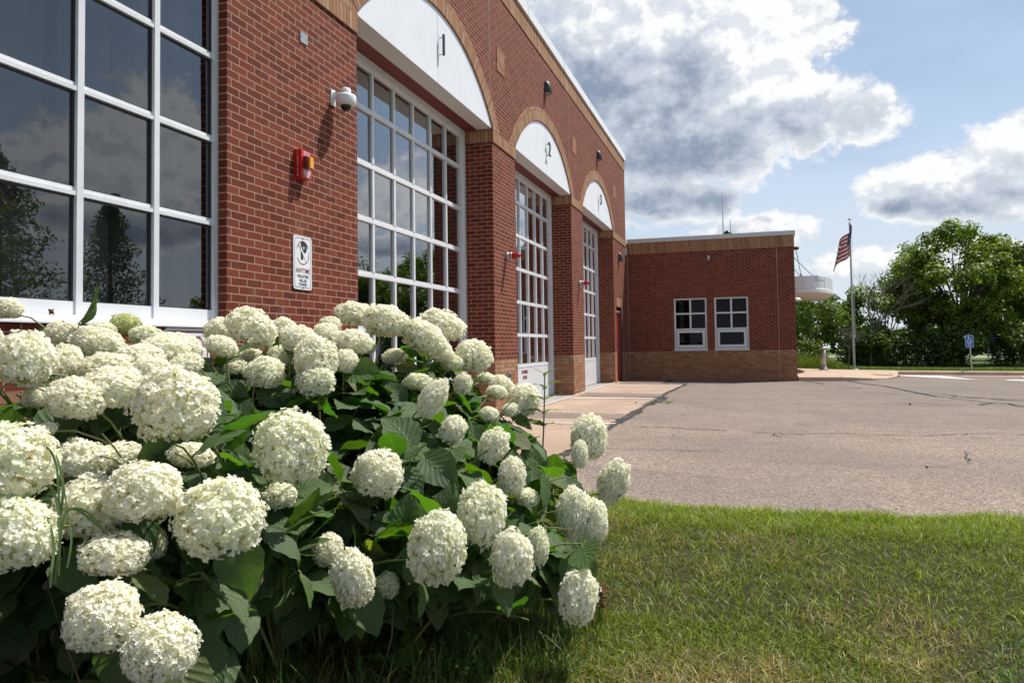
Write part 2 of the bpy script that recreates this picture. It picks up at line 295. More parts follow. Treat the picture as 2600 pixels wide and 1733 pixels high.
def ground_mat(name, kind):
    m_ = bpy.data.materials.new(name); m_.use_nodes = True; nt = m_.node_tree; p = nt.nodes['Principled BSDF']; p.inputs['Roughness'].default_value = 0.9; p.inputs['Specular IOR Level'].default_value = 0.2
    tcn = nt.nodes.new('ShaderNodeTexCoord'); P = tcn.outputs['Object']
    def vor(scale, out='Color', feat='F1'):
        n = nt.nodes.new('ShaderNodeTexVoronoi'); n.feature = feat; n.inputs['Scale'].default_value = scale; nt.links.new(P, n.inputs['Vector']); return n.outputs[out]
    if kind == 'asphalt':
        v1 = vor(78); sepc = nt.nodes.new('ShaderNodeSeparateColor'); nt.links.new(v1, sepc.inputs[0])
        ramp = nt.nodes.new('ShaderNodeValToRGB'); nt.links.new(sepc.outputs[0], ramp.inputs[0]); e = ramp.color_ramp.elements
        e[0].color = (0.10, 0.085, 0.078, 1); e[1].color = (0.56, 0.45, 0.35, 1)
        for pos, c in ((0.3, (0.235, 0.18, 0.142)), (0.6, (0.34, 0.262, 0.203)), (0.85, (0.445, 0.345, 0.265))): x = e.new(pos); x.color = c + (1,)
        far = (0.245, 0.20, 0.182, 1)
        edge = nt_range(nt, vor(78, 'Distance'), 0.35, 0.75, 0.0, 0.6)
        col = nt_mix(nt, edge, ramp.outputs[0], (0.09, 0.08, 0.075))
        big = nt_noise(nt, P, 0.35, 5, 0.6, 0.5); mid = nt_noise(nt, P, 2.2, 5, 0.65)
        strk = nt_noise(nt, nt_vmath(nt, 'MULTIPLY', P, (0.35, 1.6, 1)), 1.0, 5, 0.6, 0.6)
        col = nt_mix(nt, nt_range(nt, big, 0.40, 0.66, 0.0, 0.46), col, (0.135, 0.115, 0.108))
        sy_ = nt.nodes.new('ShaderNodeSeparateXYZ'); nt.links.new(P, sy_.inputs[0]); col = nt_mix(nt, nt_range(nt, sy_.outputs[1], 8, 20, 0.0, 0.45), col, (0.185, 0.152, 0.132))
        col = nt_mix(nt, nt_range(nt, strk, 0.50, 0.70, 0.0, 0.42), col, (0.12, 0.105, 0.10))
        col = nt_mix(nt, nt_range(nt, mid, 0.48, 0.75, 0.0, 0.18), col, (0.36, 0.29, 0.25))
        spot = nt_noise(nt, P, 1.15, 3, 0.55, 0.8); col = nt_mix(nt, nt_range(nt, spot, 0.63, 0.72, 0.0, 0.42), col, (0.085, 0.075, 0.07))
        spot2 = nt_noise(nt, nt_vmath(nt, 'ADD', P, (7.0, 3.0, 0)), 5.0, 2, 0.5); col = nt_mix(nt, nt_range(nt, spot2, 0.70, 0.76, 0.0, 0.5), col, (0.06, 0.055, 0.05))
        bh, bs, bd = sepc.outputs[0], 0.55, 0.012
    elif kind == 'concrete':
        big = nt_noise(nt, P, 0.9, 6, 0.62, 0.6); fine = nt_noise(nt, P, 60, 5, 0.75)
        strk = nt_noise(nt, nt_vmath(nt, 'MULTIPLY', P, (0.8, 4.0, 1)), 1.3, 5, 0.6)
        col = nt_mix(nt, nt_range(nt, big, 0.3, 0.7), (0.33, 0.235, 0.175), (0.43, 0.315, 0.24))
        col = nt_mix(nt, nt_range(nt, strk, 0.45, 0.75, 0, 0.35), col, (0.26, 0.19, 0.15))
        col = nt_mix(nt, nt_range(nt, fine, 0.45, 0.8, 0, 0.30), col, (0.22, 0.16, 0.125)); bh, bs, bd = fine, 0.25, 0.006
    elif kind == 'walk':
        big = nt_noise(nt, P, 1.1, 6, 0.62, 0.6); fine = nt_noise(nt, P, 70, 5, 0.75)
        col = nt_mix(nt, nt_range(nt, big, 0.3, 0.7), (0.40, 0.29, 0.21), (0.50, 0.37, 0.28))
        col = nt_mix(nt, nt_range(nt, fine, 0.45, 0.8, 0, 0.25), col, (0.28, 0.20, 0.15)); bh, bs, bd = fine, 0.2, 0.006
    elif kind == 'greyslab':
        big = nt_noise(nt, P, 2.0, 6, 0.62); fine = nt_noise(nt, P, 60, 5, 0.75)
        col = nt_mix(nt, nt_range(nt, big, 0.3, 0.7), (0.25, 0.23, 0.215), (0.33, 0.30, 0.28)); bh, bs, bd = fine, 0.2, 0.006
    elif kind == 'soil':
        big = nt_noise(nt, P, 1.6, 6, 0.65); fine = nt_noise(nt, P, 40, 6, 0.75)
        col = nt_mix(nt, nt_range(nt, big, 0.35, 0.65), (0.030, 0.030, 0.012), (0.05, 0.038, 0.02))
        col = nt_mix(nt, nt_range(nt, fine, 0.4, 0.7), col, (0.03, 0.028, 0.014)); bh, bs, bd = fine, 0.6, 0.02
    elif kind == 'mulch':
        fine = nt_noise(nt, P, 34, 7, 0.8, 0.4); big = nt_noise(nt, P, 5, 5, 0.65)
        col = nt_mix(nt, nt_range(nt, fine, 0.35, 0.7), (0.045, 0.018, 0.009), (0.17, 0.075, 0.032))
        col = nt_mix(nt, nt_range(nt, big, 0.4, 0.7, 0, 0.6), col, (0.10, 0.055, 0.02)); bh, bs, bd = fine, 0.9, 0.02
    else:  # far lawn
        big = nt_noise(nt, P, 0.5, 6, 0.65); fine = nt_noise(nt, P, 22, 6, 0.75)
        col = nt_mix(nt, nt_range(nt, big, 0.35, 0.65), (0.075, 0.12, 0.018), (0.115, 0.15, 0.03))
        col = nt_mix(nt, nt_range(nt, fine, 0.4, 0.7), col, (0.045, 0.075, 0.012)); bh, bs, bd = fine, 0.6, 0.03
    nt.links.new(col, p.inputs['Base Color'])
    bn = nt.nodes.new('ShaderNodeBump'); bn.inputs['Strength'].default_value = bs; bn.inputs['Distance'].default_value = bd; nt.links.new(bh, bn.inputs['Height']); nt.links.new(bn.outputs[0], p.inputs['Normal'])
    return m_
ASPH, CONC, WALK, GSLAB, SOIL, MULCH, FARGR = (ground_mat(a, b) for a, b in (('weathered asphalt', 'asphalt'), ('tan concrete', 'concrete'), ('sidewalk concrete', 'walk'), ('grey concrete sill', 'greyslab'), ('lawn soil', 'soil'), ('brown mulch', 'mulch'), ('distant grass', 'far')))
CRACK = mat('tar crack filler', (0.035, 0.033, 0.033), 0.8, noise_amt=0.3, noise_scale=30)
PAINT = mat('white road paint', (0.72, 0.72, 0.70), 0.7, noise_amt=0.10, noise_scale=12)
def attr_mat(name, attr, rough=0.6, spec=0.3, transl=0.3, tcol=(1.5, 1.6, 0.6), uvleaf=False, back=None, bump=0.0):
    """colour from a point attribute, with light passing through thin leaves and petals"""
    m_ = bpy.data.materials.new(name); m_.use_nodes = True; nt = m_.node_tree; p = nt.nodes['Principled BSDF']; p.inputs['Roughness'].default_value = rough; p.inputs['Specular IOR Level'].default_value = spec
    o = nt.nodes['Material Output']; a = nt.nodes.new('ShaderNodeAttribute'); a.attribute_name = attr; col = a.outputs['Color']
    if uvleaf:
        uv = nt.nodes.new('ShaderNodeUVMap'); uv.uv_map = 'uv'; s = nt.nodes.new('ShaderNodeSeparateXYZ'); nt.links.new(uv.outputs[0], s.inputs[0])
        av = nt_math(nt, 'ABSOLUTE', nt_math(nt, 'SUBTRACT', s.outputs[1], 0.5))
        ph = nt_math(nt, 'SUBTRACT', nt_math(nt, 'MULTIPLY', s.outputs[0], 6.5), nt_math(nt, 'MULTIPLY', nt_math(nt, 'POWER', av, 0.8), 5.0))
        saw = nt_math(nt, 'PINGPONG', ph, 0.5)
        lat = nt_range(nt, saw, 0.0, 0.085, 1.0, 0.0); mid = nt_range(nt, av, 0.0, 0.028, 1.0, 0.0)
        vein = nt_math(nt, 'MAXIMUM', mid, nt_math(nt, 'MULTIPLY', lat, 0.55))
        net = nt.nodes.new('ShaderNodeTexVoronoi'); net.feature = 'DISTANCE_TO_EDGE'; net.inputs['Scale'].default_value = 22; nt.links.new(uv.outputs[0], net.inputs['Vector'])
        col = nt_mix(nt, nt_math(nt, 'MULTIPLY', vein, 0.30), col, (0.20, 0.28, 0.11))
        quilt = nt_math(nt, 'ADD', nt_math(nt, 'MULTIPLY', nt_range(nt, saw, 0.0, 0.4), 1.0), nt_math(nt, 'MULTIPLY', nt_range(nt, net.outputs['Distance'], 0, 0.25), 0.35))
        quilt = nt_math(nt, 'ADD', quilt, nt_math(nt, 'MULTIPLY', nt_range(nt, av, 0.0, 0.06), 0.7))
        bn = nt.nodes.new('ShaderNodeBump'); bn.inputs['Strength'].default_value = 0.40; bn.inputs['Distance'].default_value = 0.005; nt.links.new(quilt, bn.inputs['Height']); nt.links.new(bn.outputs[0], p.inputs['Normal'])
    if back:
        ge = nt.nodes.new('ShaderNodeNewGeometry'); col = nt_mix(nt, nt_math(nt, 'MULTIPLY', ge.outputs['Backfacing'], 0.6), col, back)
    nt.links.new(col, p.inputs['Base Color'])
    if transl:
        t = nt.nodes.new('ShaderNodeBsdfTranslucent'); tm = nt.nodes.new('ShaderNodeMix'); tm.data_type = 'RGBA'; tm.blend_type = 'MULTIPLY'; tm.inputs[0].default_value = 1.0
        nt.links.new(col, tm.inputs[6]); tm.inputs[7].default_value = tuple(tcol) + (1,); nt.links.new(tm.outputs[2], t.inputs[0])
        mx = nt.nodes.new('ShaderNodeMixShader'); mx.inputs[0].default_value = transl; nt.links.new(p.outputs[0], mx.inputs[1]); nt.links.new(t.outputs[0], mx.inputs[2]); nt.links.new(mx.outputs[0], o.inputs[0])
    return m_
LEAF = attr_mat('hydrangea leaf', 'lc', 0.55, 0.32, 0.34, (1.8, 2.1, 0.35), uvleaf=True, back=(0.10, 0.14, 0.07))
PETAL = attr_mat('white petal', 'fc', 0.5, 0.3, 0.46, (1.04, 1.02, 0.90))
GRASS = attr_mat('grass blade', 'gc', 0.48, 0.32, 0.30, (1.7, 1.8, 0.55))
TLEAF = attr_mat('tree leaf', 'tc', 0.5, 0.35, 0.38, (1.7, 1.8, 0.45))
WEED = attr_mat('weed leaf', 'lc', 0.5, 0.35, 0.35, (1.8, 1.9, 0.5))
STEM = mat('green stem', (0.17, 0.19, 0.06), 0.6, noise_amt=0.2)
WSTEM = mat('woody tan stem', (0.24, 0.16, 0.08), 0.8, noise_amt=0.2)
CORE = mat('inner flower stalks', (0.60, 0.60, 0.36), 0.9, noise_amt=0.25, noise_scale=90)
BARK = mat('grey brown bark', (0.075, 0.058, 0.045), 0.9, noise_amt=0.3, noise_scale=14)
DEADB = mat('dead grey branch', (0.16, 0.13, 0.115), 0.9, noise_amt=0.2)
# ------------------------------------------------------------------ ground, paving, lawn base
def gz(x, y=0): return -0.012*x
def sheet(name, pts, off, m_, kind='structure'):
    """flat sheet on the sloping ground plane"""
    mb = MB(); mb.face([(x, y, gz(x)+off) for x, y in pts], [(x, y) for x, y in pts]); o = mb.build(name, m_)
    bm = bmesh.new(); bm.from_mesh(o.data); bmesh.ops.triangulate(bm, faces=bm.faces[:]); bm.to_mesh(o.data); bm.free()
    return tag(o, kind=kind)
def wob(pts, amp, step, seed):
    """subdivide and roughen a polyline"""
    r = random.Random(seed); out = []
    for (x0, y0), (x1, y1) in zip(pts, pts[1:]):
        n = max(1, int(math.hypot(x1-x0, y1-y0)/step))
        for i in range(n):
            t = i/n; out.append((x0+(x1-x0)*t+r.uniform(-amp, amp), y0+(y1-y0)*t+r.uniform(-amp, amp)))
    out.append(pts[-1]); return out
sheet('ground', [(-160, -60), (160, -60), (160, 240), (-160, 240)], -0.06, FARGR)
LAWN_EDGE = [(0.4, 6.55), (2.0, 6.15), (2.73, 5.98), (3.07, 5.81), (3.6, 5.70), (4.2, 5.74), (5.0, 5.84), (5.77, 6.05), (7.5, 6.5), (10, 7.2), (16, 9.0)]
sheet('lawn', [(0.0, -8), (16, -8)] + LAWN_EDGE[::-1] + [(0.0, 6.6)], 0.0, SOIL)
edge = wob(LAWN_EDGE, 0.018, 0.12, 3)
asph = [(x, y) for x, y in edge] + [(34, 12), (34, 33), (9.5, 32.15), (9.3, 30.6), (8.7, 28.6), (7.9, 27.2), (7.0, 26.45), (6.2, 26.17), (5.52, 26.17), (0.0, 26.17), (0.0, 6.7)]
sheet('asphalt_lot', asph, -0.012, ASPH)
sheet('soil_gap', [(x, y-0.03) for x, y in LAWN_EDGE[1:]] + [(x, y+0.05) for x, y in LAWN_EDGE[:0:-1]], -0.006, CRACK)
# tan concrete apron in front of the doors: slabs, aggregate strips, white lines, open joints
ap_out = wob([(2.0, 6.6), (2.03, 10.4), (2.0, 13.0), (2.05, 17.0), (2.02, 19.0), (2.15, 22.4), (2.13, 23.85)], 0.035, 0.25, 5)
apron = [(-0.05, 6.6)] + ap_out + [(1.46, 23.6), (1.47, 25.2), (-0.05, 25.2)]
sheet('concrete_apron', apron, -0.006, CONC)
sheet('grey_threshold', [(-0.62, 6.0), (0.07, 6.0), (0.07, 14.0), (0.09, 17.0), (0.04, 19.0), (-0.02, 24.4), (-0.62, 24.4)], -0.001, GSLAB)
mb = MB()
for y0, y1 in ((12.15, 13.05), (17.35, 18.55), (23.0, 23.85)):
    mb.face([(x, y, gz(x)-0.002) for x, y in ((0.14, y0), (2.04, y0+0.1), (2.04, y1), (0.14, y1))])
tag(mb.build('aggregate_strip', ASPH), kind='structure')
mb = MB()
for y0, w in ((11.05, 0.09), (16.45, 0.11), (21.9, 0.13)):
    mb.face([(x, y, gz(x)+0.003) for x, y in ((0.12, y0), (2.02, y0+0.32), (2.02, y0+0.32+w), (0.12, y0+w))])
tag(mb.build('white_line', PAINT), kind='structure')
def crack_strip(mb, pts, w, seed, amp=0.02, off=0.002):
    r = random.Random(seed); p = wob(pts, amp, 0.07, seed); w *= 1.35; ws = [w*r.uniform(0.35, 1.3) for _ in p]
    for i in range(len(p)-1):
        (x0, y0), (x1, y1) = p[i], p[i+1]; dx, dy = x1-x0, y1-y0; l = math.hypot(dx, dy) or 1; nx, ny = -dy/l, dx/l; a, b = ws[i]/2, ws[i+1]/2
        mb.face([(x, y, gz(x)+off) for x, y in ((x0-nx*a, y0-ny*a), (x1-nx*b, y1-ny*b), (x1+nx*b, y1+ny*b), (x0+nx*a, y0+ny*a))])
mb = MB()
for pts, w in (([(0.12, 12.0), (1.0, 12.03), (2.0, 12.1)], .03), ([(0.1, 13.05), (2.0, 13.1)], .018), ([(0.1, 17.25), (1.0, 17.25), (2.03, 17.33)], .045), ([(0.1, 18.6), (1.2, 18.62)], .02), ([(0.05, 22.95), (2.1, 23.0)], .06), ([(0.0, 24.9), (1.45, 25.0)], .03)):
    crack_strip(mb, pts, w, len(pts)*7+int(w*1000), 0.008, 0.0)
tag(mb.build('apron_joint', CRACK), kind='structure')
mb = MB(); crack_strip(mb, [(2.0, 8.0), (2.03, 10.4), (2.0, 13.0), (2.05, 17.0), (2.02, 19.0), (2.15, 22.4), (2.13, 23.85), (1.5, 23.7)], .075, 11, 0.03, 0.0)
crack_strip(mb, [(2.02, 11.5), (2.05, 14.0)], .15, 12, 0.03, -0.003); crack_strip(mb, [(2.05, 15.2), (2.12, 16.4), (2.08, 17.6)], .20, 13, 0.05, -0.003); crack_strip(mb, [(1.47, 23.6), (1.5, 26.1)], .1, 14, 0.02, 0.0)
crack_strip(mb, [(1.5, 23.5), (2.1, 23.6)], .12, 15, 0.03, 0.0); crack_strip(mb, [(0.02, 26.1), (5.5, 26.1)], .07, 16, 0.01, -0.004)
for pts, w in (([(7.04, 26.3), (7.35, 24.7), (7.68, 23.6), (7.83, 21.8), (7.9, 20.7), (8.08, 19.2), (8.64, 19.0), (9.05, 18.6), (9.46, 18.2), (11.5, 17.4)], .085), ([(6.7, 20.5), (7.45, 20.05)], .05), ([(7.9, 20.5), (8.4, 20.2), (8.6, 19.4), (9.6, 18.6), (11, 18.4)], .05),
    ([(8.28, 16.9), (8.69, 17.5), (8.96, 17.4), (8.89, 16.8), (9.2, 16.2), (11, 15.6)], .06), ([(8.1, 19.0), (8.7, 17.5)], .04), ([(3.93, 10.95), (4.27, 10.83), (4.63, 10.83), (5.1, 11.06), (5.5, 11.0), (6.2, 11.1), (6.8, 11.5), (8.4, 11.7)], .022), ([(2.35, 11.07), (2.8, 11.2), (3.1, 11.05), (3.65, 11.0)], .03),
    ([(2.4, 8.69), (2.8, 8.76), (3.36, 8.83), (3.65, 8.85)], .016), ([(4.27, 10.83), (4.3, 10.48), (4.36, 10.3)], .014), ([(6.27, 9.6), (6.19, 9.25), (6.1, 8.7)], .012), ([(5.7, 25.9), (6.0, 25.0), (6.1, 24.4)], .07), ([(6.3, 22.8), (6.9, 22.3), (6.6, 21.9)], .05), ([(3.3, 14.2), (4.6, 14.35), (6.0, 14.2)], .014), ([(6.9, 17.0), (8.0, 16.7)], .03)):
    crack_strip(mb, pts, w, int(pts[0][0]*100+pts[0][1]*10), 0.03, 0.0)
tag(mb.build('pavement_crack', CRACK), kind='structure')
mb = MB(); p = wob([(0.065, 9.0), (0.07, 14.2), (0.085, 16.6), (0.03, 18.7), (-0.03, 24.3)], 0.012, 0.2, 9); mb.tube([(x, y, 0.006) for x, y in p], 0.016, 5); tag(mb.build('joint_sealant', mat('chalky sealant', (0.52, 0.47, 0.43), 0.9, noise_amt=0.25, noise_scale=20)), kind='structure')
# white hatch markings by the far kerb
mb = MB()
for pts in ([(9.35, 31.75), (9.5, 31.2), (11.23, 28.45), (10.75, 31.6)], [(11.95, 28.2), (12.3, 28.75), (15.5, 27.4), (15.3, 26.6)], [(13.35, 31.2), (13.5, 31.7), (17, 31.2), (16.8, 30.4)]):
    mb.face([(x, y, gz(x)-0.006) for x, y in pts])
tag(mb.build('road_marking', PAINT), kind='structure')
# sidewalk round the corner with a kerb that ramps down, and the far kerb
outer = [(5.54, 26.2, .14), (6.2, 26.22, .145), (6.9, 26.5, .14), (7.4, 26.85, .11), (7.9, 27.35, .06), (8.4, 28.1, .02), (8.8, 29.1, .012), (9.15, 30.3, .02), (9.35, 31.2, .07), (9.5, 32.1, .15)]
inner = [(5.54, 34.9, .15), (6.0, 34.4, .15), (6.5, 34.0, .15), (7.0, 33.7, .15), (7.4, 33.45, .15), (7.8, 33.2, .15), (8.2, 33.0, .15), (8.6, 32.9, .15), (9.0, 32.8, .15), (9.5, 32.7, .15)]
mb = MB()
rows = []
for (x0, y0, h0), (x1, y1, h1) in zip(outer, inner):
    hm = h0*0.25 + 0.15*0.75
    rows.append([(x0, y0, gz(x0)-0.02), (x0+0.0, y0+0.01, gz(x0)+h0*0.8), (x0*0.985+x1*0.015, y0*0.985+y1*0.015, gz(x0)+h0), (x0*0.6+x1*0.4, y0*0.6+y1*0.4, gz(x0*0.6+x1*0.4)+hm), (x1, y1, gz(x1)+h1)])
mb.grid(rows, len(rows), 5, uvf=lambda a, c: (a*0.5, c*0.5), smooth=False)
tag(mb.build('sidewalk', WALK), kind='structure')
mb = MB(); prof = [(32.1, -0.02), (32.13, .11), (32.18, .145), (32.42, .15), (32.45, .0)]
xs = [9.5, 12, 15, 18, 24, 34]; mb.grid([[(x, y+0.03*(x-9.5), gz(x)+z) for y, z in prof] for x in xs], len(xs), 5, smooth=False); tag(mb.build('kerb', WALK), kind='structure')
sheet('gutter', [(9.55, 31.35), (12, 31.45), (18, 31.6), (34, 32.0), (34, 32.8), (9.5, 32.1)], -0.008, WALK)
mb = MB()
for a, b in (((6.0, 29.9), (8.9, 29.5)), ((6.9, 26.8), (6.3, 30.0)), ((8.6, 32.8), (9.05, 30.9))): mb.tube([(a[0], a[1], gz(a[0])+.14), (b[0], b[1], gz(b[0])+.075)], .012, 4)
tag(mb.build('sidewalk_joint', CRACK), kind='structure')
far_lawn = sheet('far_lawn', [(5.54, 35.0), (7.0, 33.8), (8.6, 33.0), (9.5, 32.7), (12, 32.5), (20, 32.7), (34, 33.2), (60, 33), (60, 60), (5.54, 60)], 0.11, FARGR)
sheet('distant_road', [(-40, 62), (90, 62), (90, 70), (-40, 70)], 0.16, GSLAB)

# ------------------------------------------------------------------ fire station building
B = thing('fire_station', 'red brick fire station with three arched garage bays and a lower brick wing', 'building', (0, 14, 0))
Y0, Y1 = -3.0, 26.1
BAYS = [(0.46, 5.03), (7.15, 11.70), (12.98, 17.54), (18.84, 23.44)]
ZS0, ZS1, ZB, ZR, ZC, ZT = 4.58, 4.80, 0.948, 7.24, 7.62, 7.82
ARC_ZC, ARC_R, ARC_O = 2.772, 3.062, 3.335
DEPTH = -0.56
red = MB(); bases = []
def yz(mb, y0, y1, z0, z1, x=0.0, mi=0): mb.face([(x, y0, z0), (x, y1, z0), (x, y1, z1), (x, y0, z1)], [(y0, z0), (y1, z0), (y1, z1), (y0, z1)], mi)
piers = [(Y0, BAYS[0][0])] + [(BAYS[i][1], BAYS[i+1][0]) for i in range(3)] + [(BAYS[3][1], Y1)]
SDY0, SDY1 = 23.86, 24.86                                   # service door
for k, (a, b) in enumerate(piers):
    segs = [(a, b)] if k < 4 else [(a, SDY0), (SDY1, b)]
    for s0, s1 in segs:
        yz(red, s0, s1, ZB, 2.72 if k == 4 else ZS0)
        tan, sold = MB(), MB(); bases.append((tan, sold)); yz(tan, s0, s1, -0.1, ZB-0.2032); yz(sold, s0, s1, ZB-0.2032, ZB)
    if k == 4: yz(red, a, b, 2.72, ZS0)
    for y, d in ((a, -1), (b, 1)):                          # reveals of the piers
        if (k == 0 and d < 0) or (k == 4 and d > 0): continue
        def xz(mb, z0, z1):
            pts = [(DEPTH, y, z0), (0, y, z0), (0, y, z1), (DEPTH, y, z1)]; pts = pts if d < 0 else pts[::-1]
            mb.face(pts, [(p[0]+0.1016, p[2]) for p in pts])
        tan, sold = bases[-1] if not (k == 4) else bases[-2]; xz(red, ZB, ZS0); xz(tan, -0.1, ZB-0.2032); xz(sold, ZB-0.2032, ZB)
        if d > 0 and k == 0: pass
# the wall under the big window
tan, sold = MB(), MB(); bases.append((tan, sold)); wy0, wy1 = BAYS[0]; yz(red, wy0, wy1, ZB, 1.36); yz(tan, wy0, wy1, -0.1, ZB-0.2032); yz(sold, wy0, wy1, ZB-0.2032, ZB)
# wall above the springing line, cut by the arches
cur = Y0
for (a, b) in BAYS:
    c = (a+b)/2; half = math.sqrt(ARC_O**2 - (ZS1-ARC_ZC)**2); N = 36
    yz(red, cur, c-half, ZS1, ZR)
    for i in range(N):
        ya, yb = c-half+2*half*i/N, c-half+2*half*(i+1)/N; za, zb = (ARC_ZC+math.sqrt(max(0, ARC_O**2-(y-c)**2)) for y in (ya, yb))
        red.face([(0, ya, za), (0, yb, zb), (0, yb, ZR), (0, ya, ZR)], [(ya, za), (yb, zb), (yb, ZR), (ya, ZR)])
    cur = c+half
yz(red, cur, Y1, ZS1, ZR)
# end wall over the wing, and rear faces
red.face([(0, Y1, 0), (-16, Y1, 0), (-16, Y1, ZR), (0, Y1, ZR)], [(0, 0), (16, 0), (16, ZR), (0, ZR)])
red.face([(-16, Y0, 0), (0, Y0, 0), (0, Y0, ZR), (-16, Y0, ZR)], [(0, 0), (16, 0), (16, ZR), (0, ZR)])
# wing (single storey, stands forward of the garage)
WX, WY, WE = 5.513, 26.184, 38.0
WW = [(1.595, 2.69), (2.935, 4.035)]; WZ0, WZ1 = 0.955, 2.74; WB = 4.33
def xzf(mb, x0, x1, z0, z1, y=WY): mb.face([(x0, y, z0), (x1, y, z0), (x1, y, z1), (x0, y, z1)], [(x0, z0), (x1, z0), (x1, z1), (x0, z1)])
xs = [-0.3, WW[0][0], WW[0][1], WW[1][0], WW[1][1], WX]
for i in range(5):
    if i in (0, 2, 4): xzf(red, xs[i], xs[i+1], ZB, WB)
    else: xzf(red, xs[i], xs[i+1], WZ1, WB)
tan, sold = MB(), MB(); bases.append((tan, sold)); xzf(tan, -0.3, WX, -0.15, ZB-0.2032); xzf(sold, -0.3, WX, ZB-0.2032, ZB)
for mb, z0, z1 in ((red, ZB, WB), (tan, -0.15, ZB-0.2032), (sold, ZB-0.2032, ZB)):
    mb.face([(WX, WY, z0), (WX, WE, z0), (WX, WE, z1), (WX, WY, z1)], [(WY, z0), (WE, z0), (WE, z1), (WY, z1)])
for a, b in WW:                                             # window reveals
    for x, f in ((a, 1), (b, -1)):
        p = [(x, WY, WZ0), (x, WY+.12, WZ0), (x, WY+.12, WZ1), (x, WY, WZ1)]; red.face(p if f > 0 else p[::-1], [(q[1]-WY, q[2]) for q in (p if f > 0 else p[::-1])])
    red.face([(a, WY, WZ1), (b, WY, WZ1), (b, WY+.12, WZ1), (a, WY+.12, WZ1)])
red.build('brick_wall', RED, B); 
for tan, sold in bases: tan.build('tan_brick_base', BEIGE, B); sold.build('upright_brick_course', SOLD, B)
# soldier bands at the springing of the arches
for a, b in piers:
    mb = MB(); x = 0.018
    p = [(x, a, ZS0), (x, b, ZS0), (x, b, ZS1), (x, a, ZS1)]; mb.face(p, [(q[2]-ZS0, q[1]) for q in p])
    for y, f in ((a, -1), (b, 1)):
        p = [(DEPTH, y+f*.006, ZS0), (x, y+f*.006, ZS0), (x, y+f*.006, ZS1), (DEPTH, y+f*.006, ZS1)]; p = p if f < 0 else p[::-1]; mb.face(p, [(q[2]-ZS0, q[0]) for q in p])
    for z, pp in ((ZS0, [(0, a), (0, b), (x, b), (x, a)]), (ZS1, [(x, a), (x, b), (0, b), (0, a)])): mb.face([(q[0], q[1], z) for q in pp])
    mb.build('brick_band', SOLD, B)
mb = MB(); xx = 0.012
p = [(xx, Y0, ZR), (xx, Y1, ZR), (xx, Y1, ZR+.19), (xx, Y0, ZR+.19)]; mb.face(p, [(q[2]-ZR, q[1]) for q in p]); p = [(xx, Y0, ZR+.19), (xx, Y1, ZR+.19), (xx, Y1, ZC), (xx, Y0, ZC)]; mb.face(p, [(q[2]-ZR-.19, q[1]+.03) for q in p])
mb.face([(0, Y0, ZR), (0, Y1, ZR), (xx, Y1, ZR), (xx, Y0, ZR)]); p = [(xx, Y1, ZR), (-16, Y1+.0, ZR), (-16, Y1, ZC), (xx, Y1, ZC)]; mb.face(p, [(q[2]-ZR, q[0]) for q in p])
mb.build('parapet_band', SOLD, B)
mb = MB(); mb.box(-0.35, 0.05, Y0, Y1+.03, ZC, ZT); 
for i in range(10): mb.box(0.05, 0.056, Y1-0.05-3.05*i, Y1+.01-3.05*i, ZC+.002, ZT+.004)
mb.build('roof_coping', COPWHITE, B)
mb = MB(); p = [(0, WY-.012, WB), (WX+.012, WY-.012, WB), (WX+.012, WY-.012, WB+.195), (0, WY-.012, WB+.195)]; mb.face(p, [(q[2]-WB, q[0]) for q in p]); p = [(0, WY-.012, WB+.195), (WX+.012, WY-.012, WB+.195), (WX+.012, WY-.012, 4.72), (0, WY-.012, 4.72)]; mb.face(p, [(q[2]-WB-.195, q[0]+.03) for q in p])
p = [(WX+.012, WY-.012, WB), (WX+.012, WE, WB), (WX+.012, WE, 4.72), (WX+.012, WY-.012, 4.72)]; mb.face(p, [(q[2]-WB, q[1]) for q in p]); mb.face([(0, WY-.012, WB), (0, WY, WB), (WX+.012, WY, WB), (WX+.012, WY-.012, WB)])
mb.build('wing_parapet_band', SOLD, B)
mb = MB(); mb.box(0.03, WX+.05, WY-.05, WY+.3, 4.72, 4.865); mb.box(WX-.3, WX+.05, WY+.3, WE, 4.72, 4.865); mb.box(0.03, WX+.062, WY-.062, WY-.05, 4.725, 4.74); mb.build('wing_coping', COPING, B)
mb = MB(); mb.face([(-16, Y0, 7.5), (-.3, Y0, 7.5), (-.3, Y1, 7.5), (-16, Y1, 7.5)]); mb.face([(0, WY, 4.7), (WX, WY, 4.7), (WX, WE, 4.7), (0, WE, 4.7)]); mb.build('roof', mat('grey roof membrane', (.25, .25, .25), .9), B)
for y, z0, z1 in ((11.6, ZS1+.3, ZR), (17.43, ZS1+.4, ZR)): mb = MB(); mb.box(0, .004, y-.006, y+.006, z0, z1); mb.build('control_joint', GROUT, B)
for x in (4.973, 0.035): mb = MB(); mb.box(x-.008, x+.008, WY-.005, WY, 0, WB); mb.build('control_joint', GROUT, B)
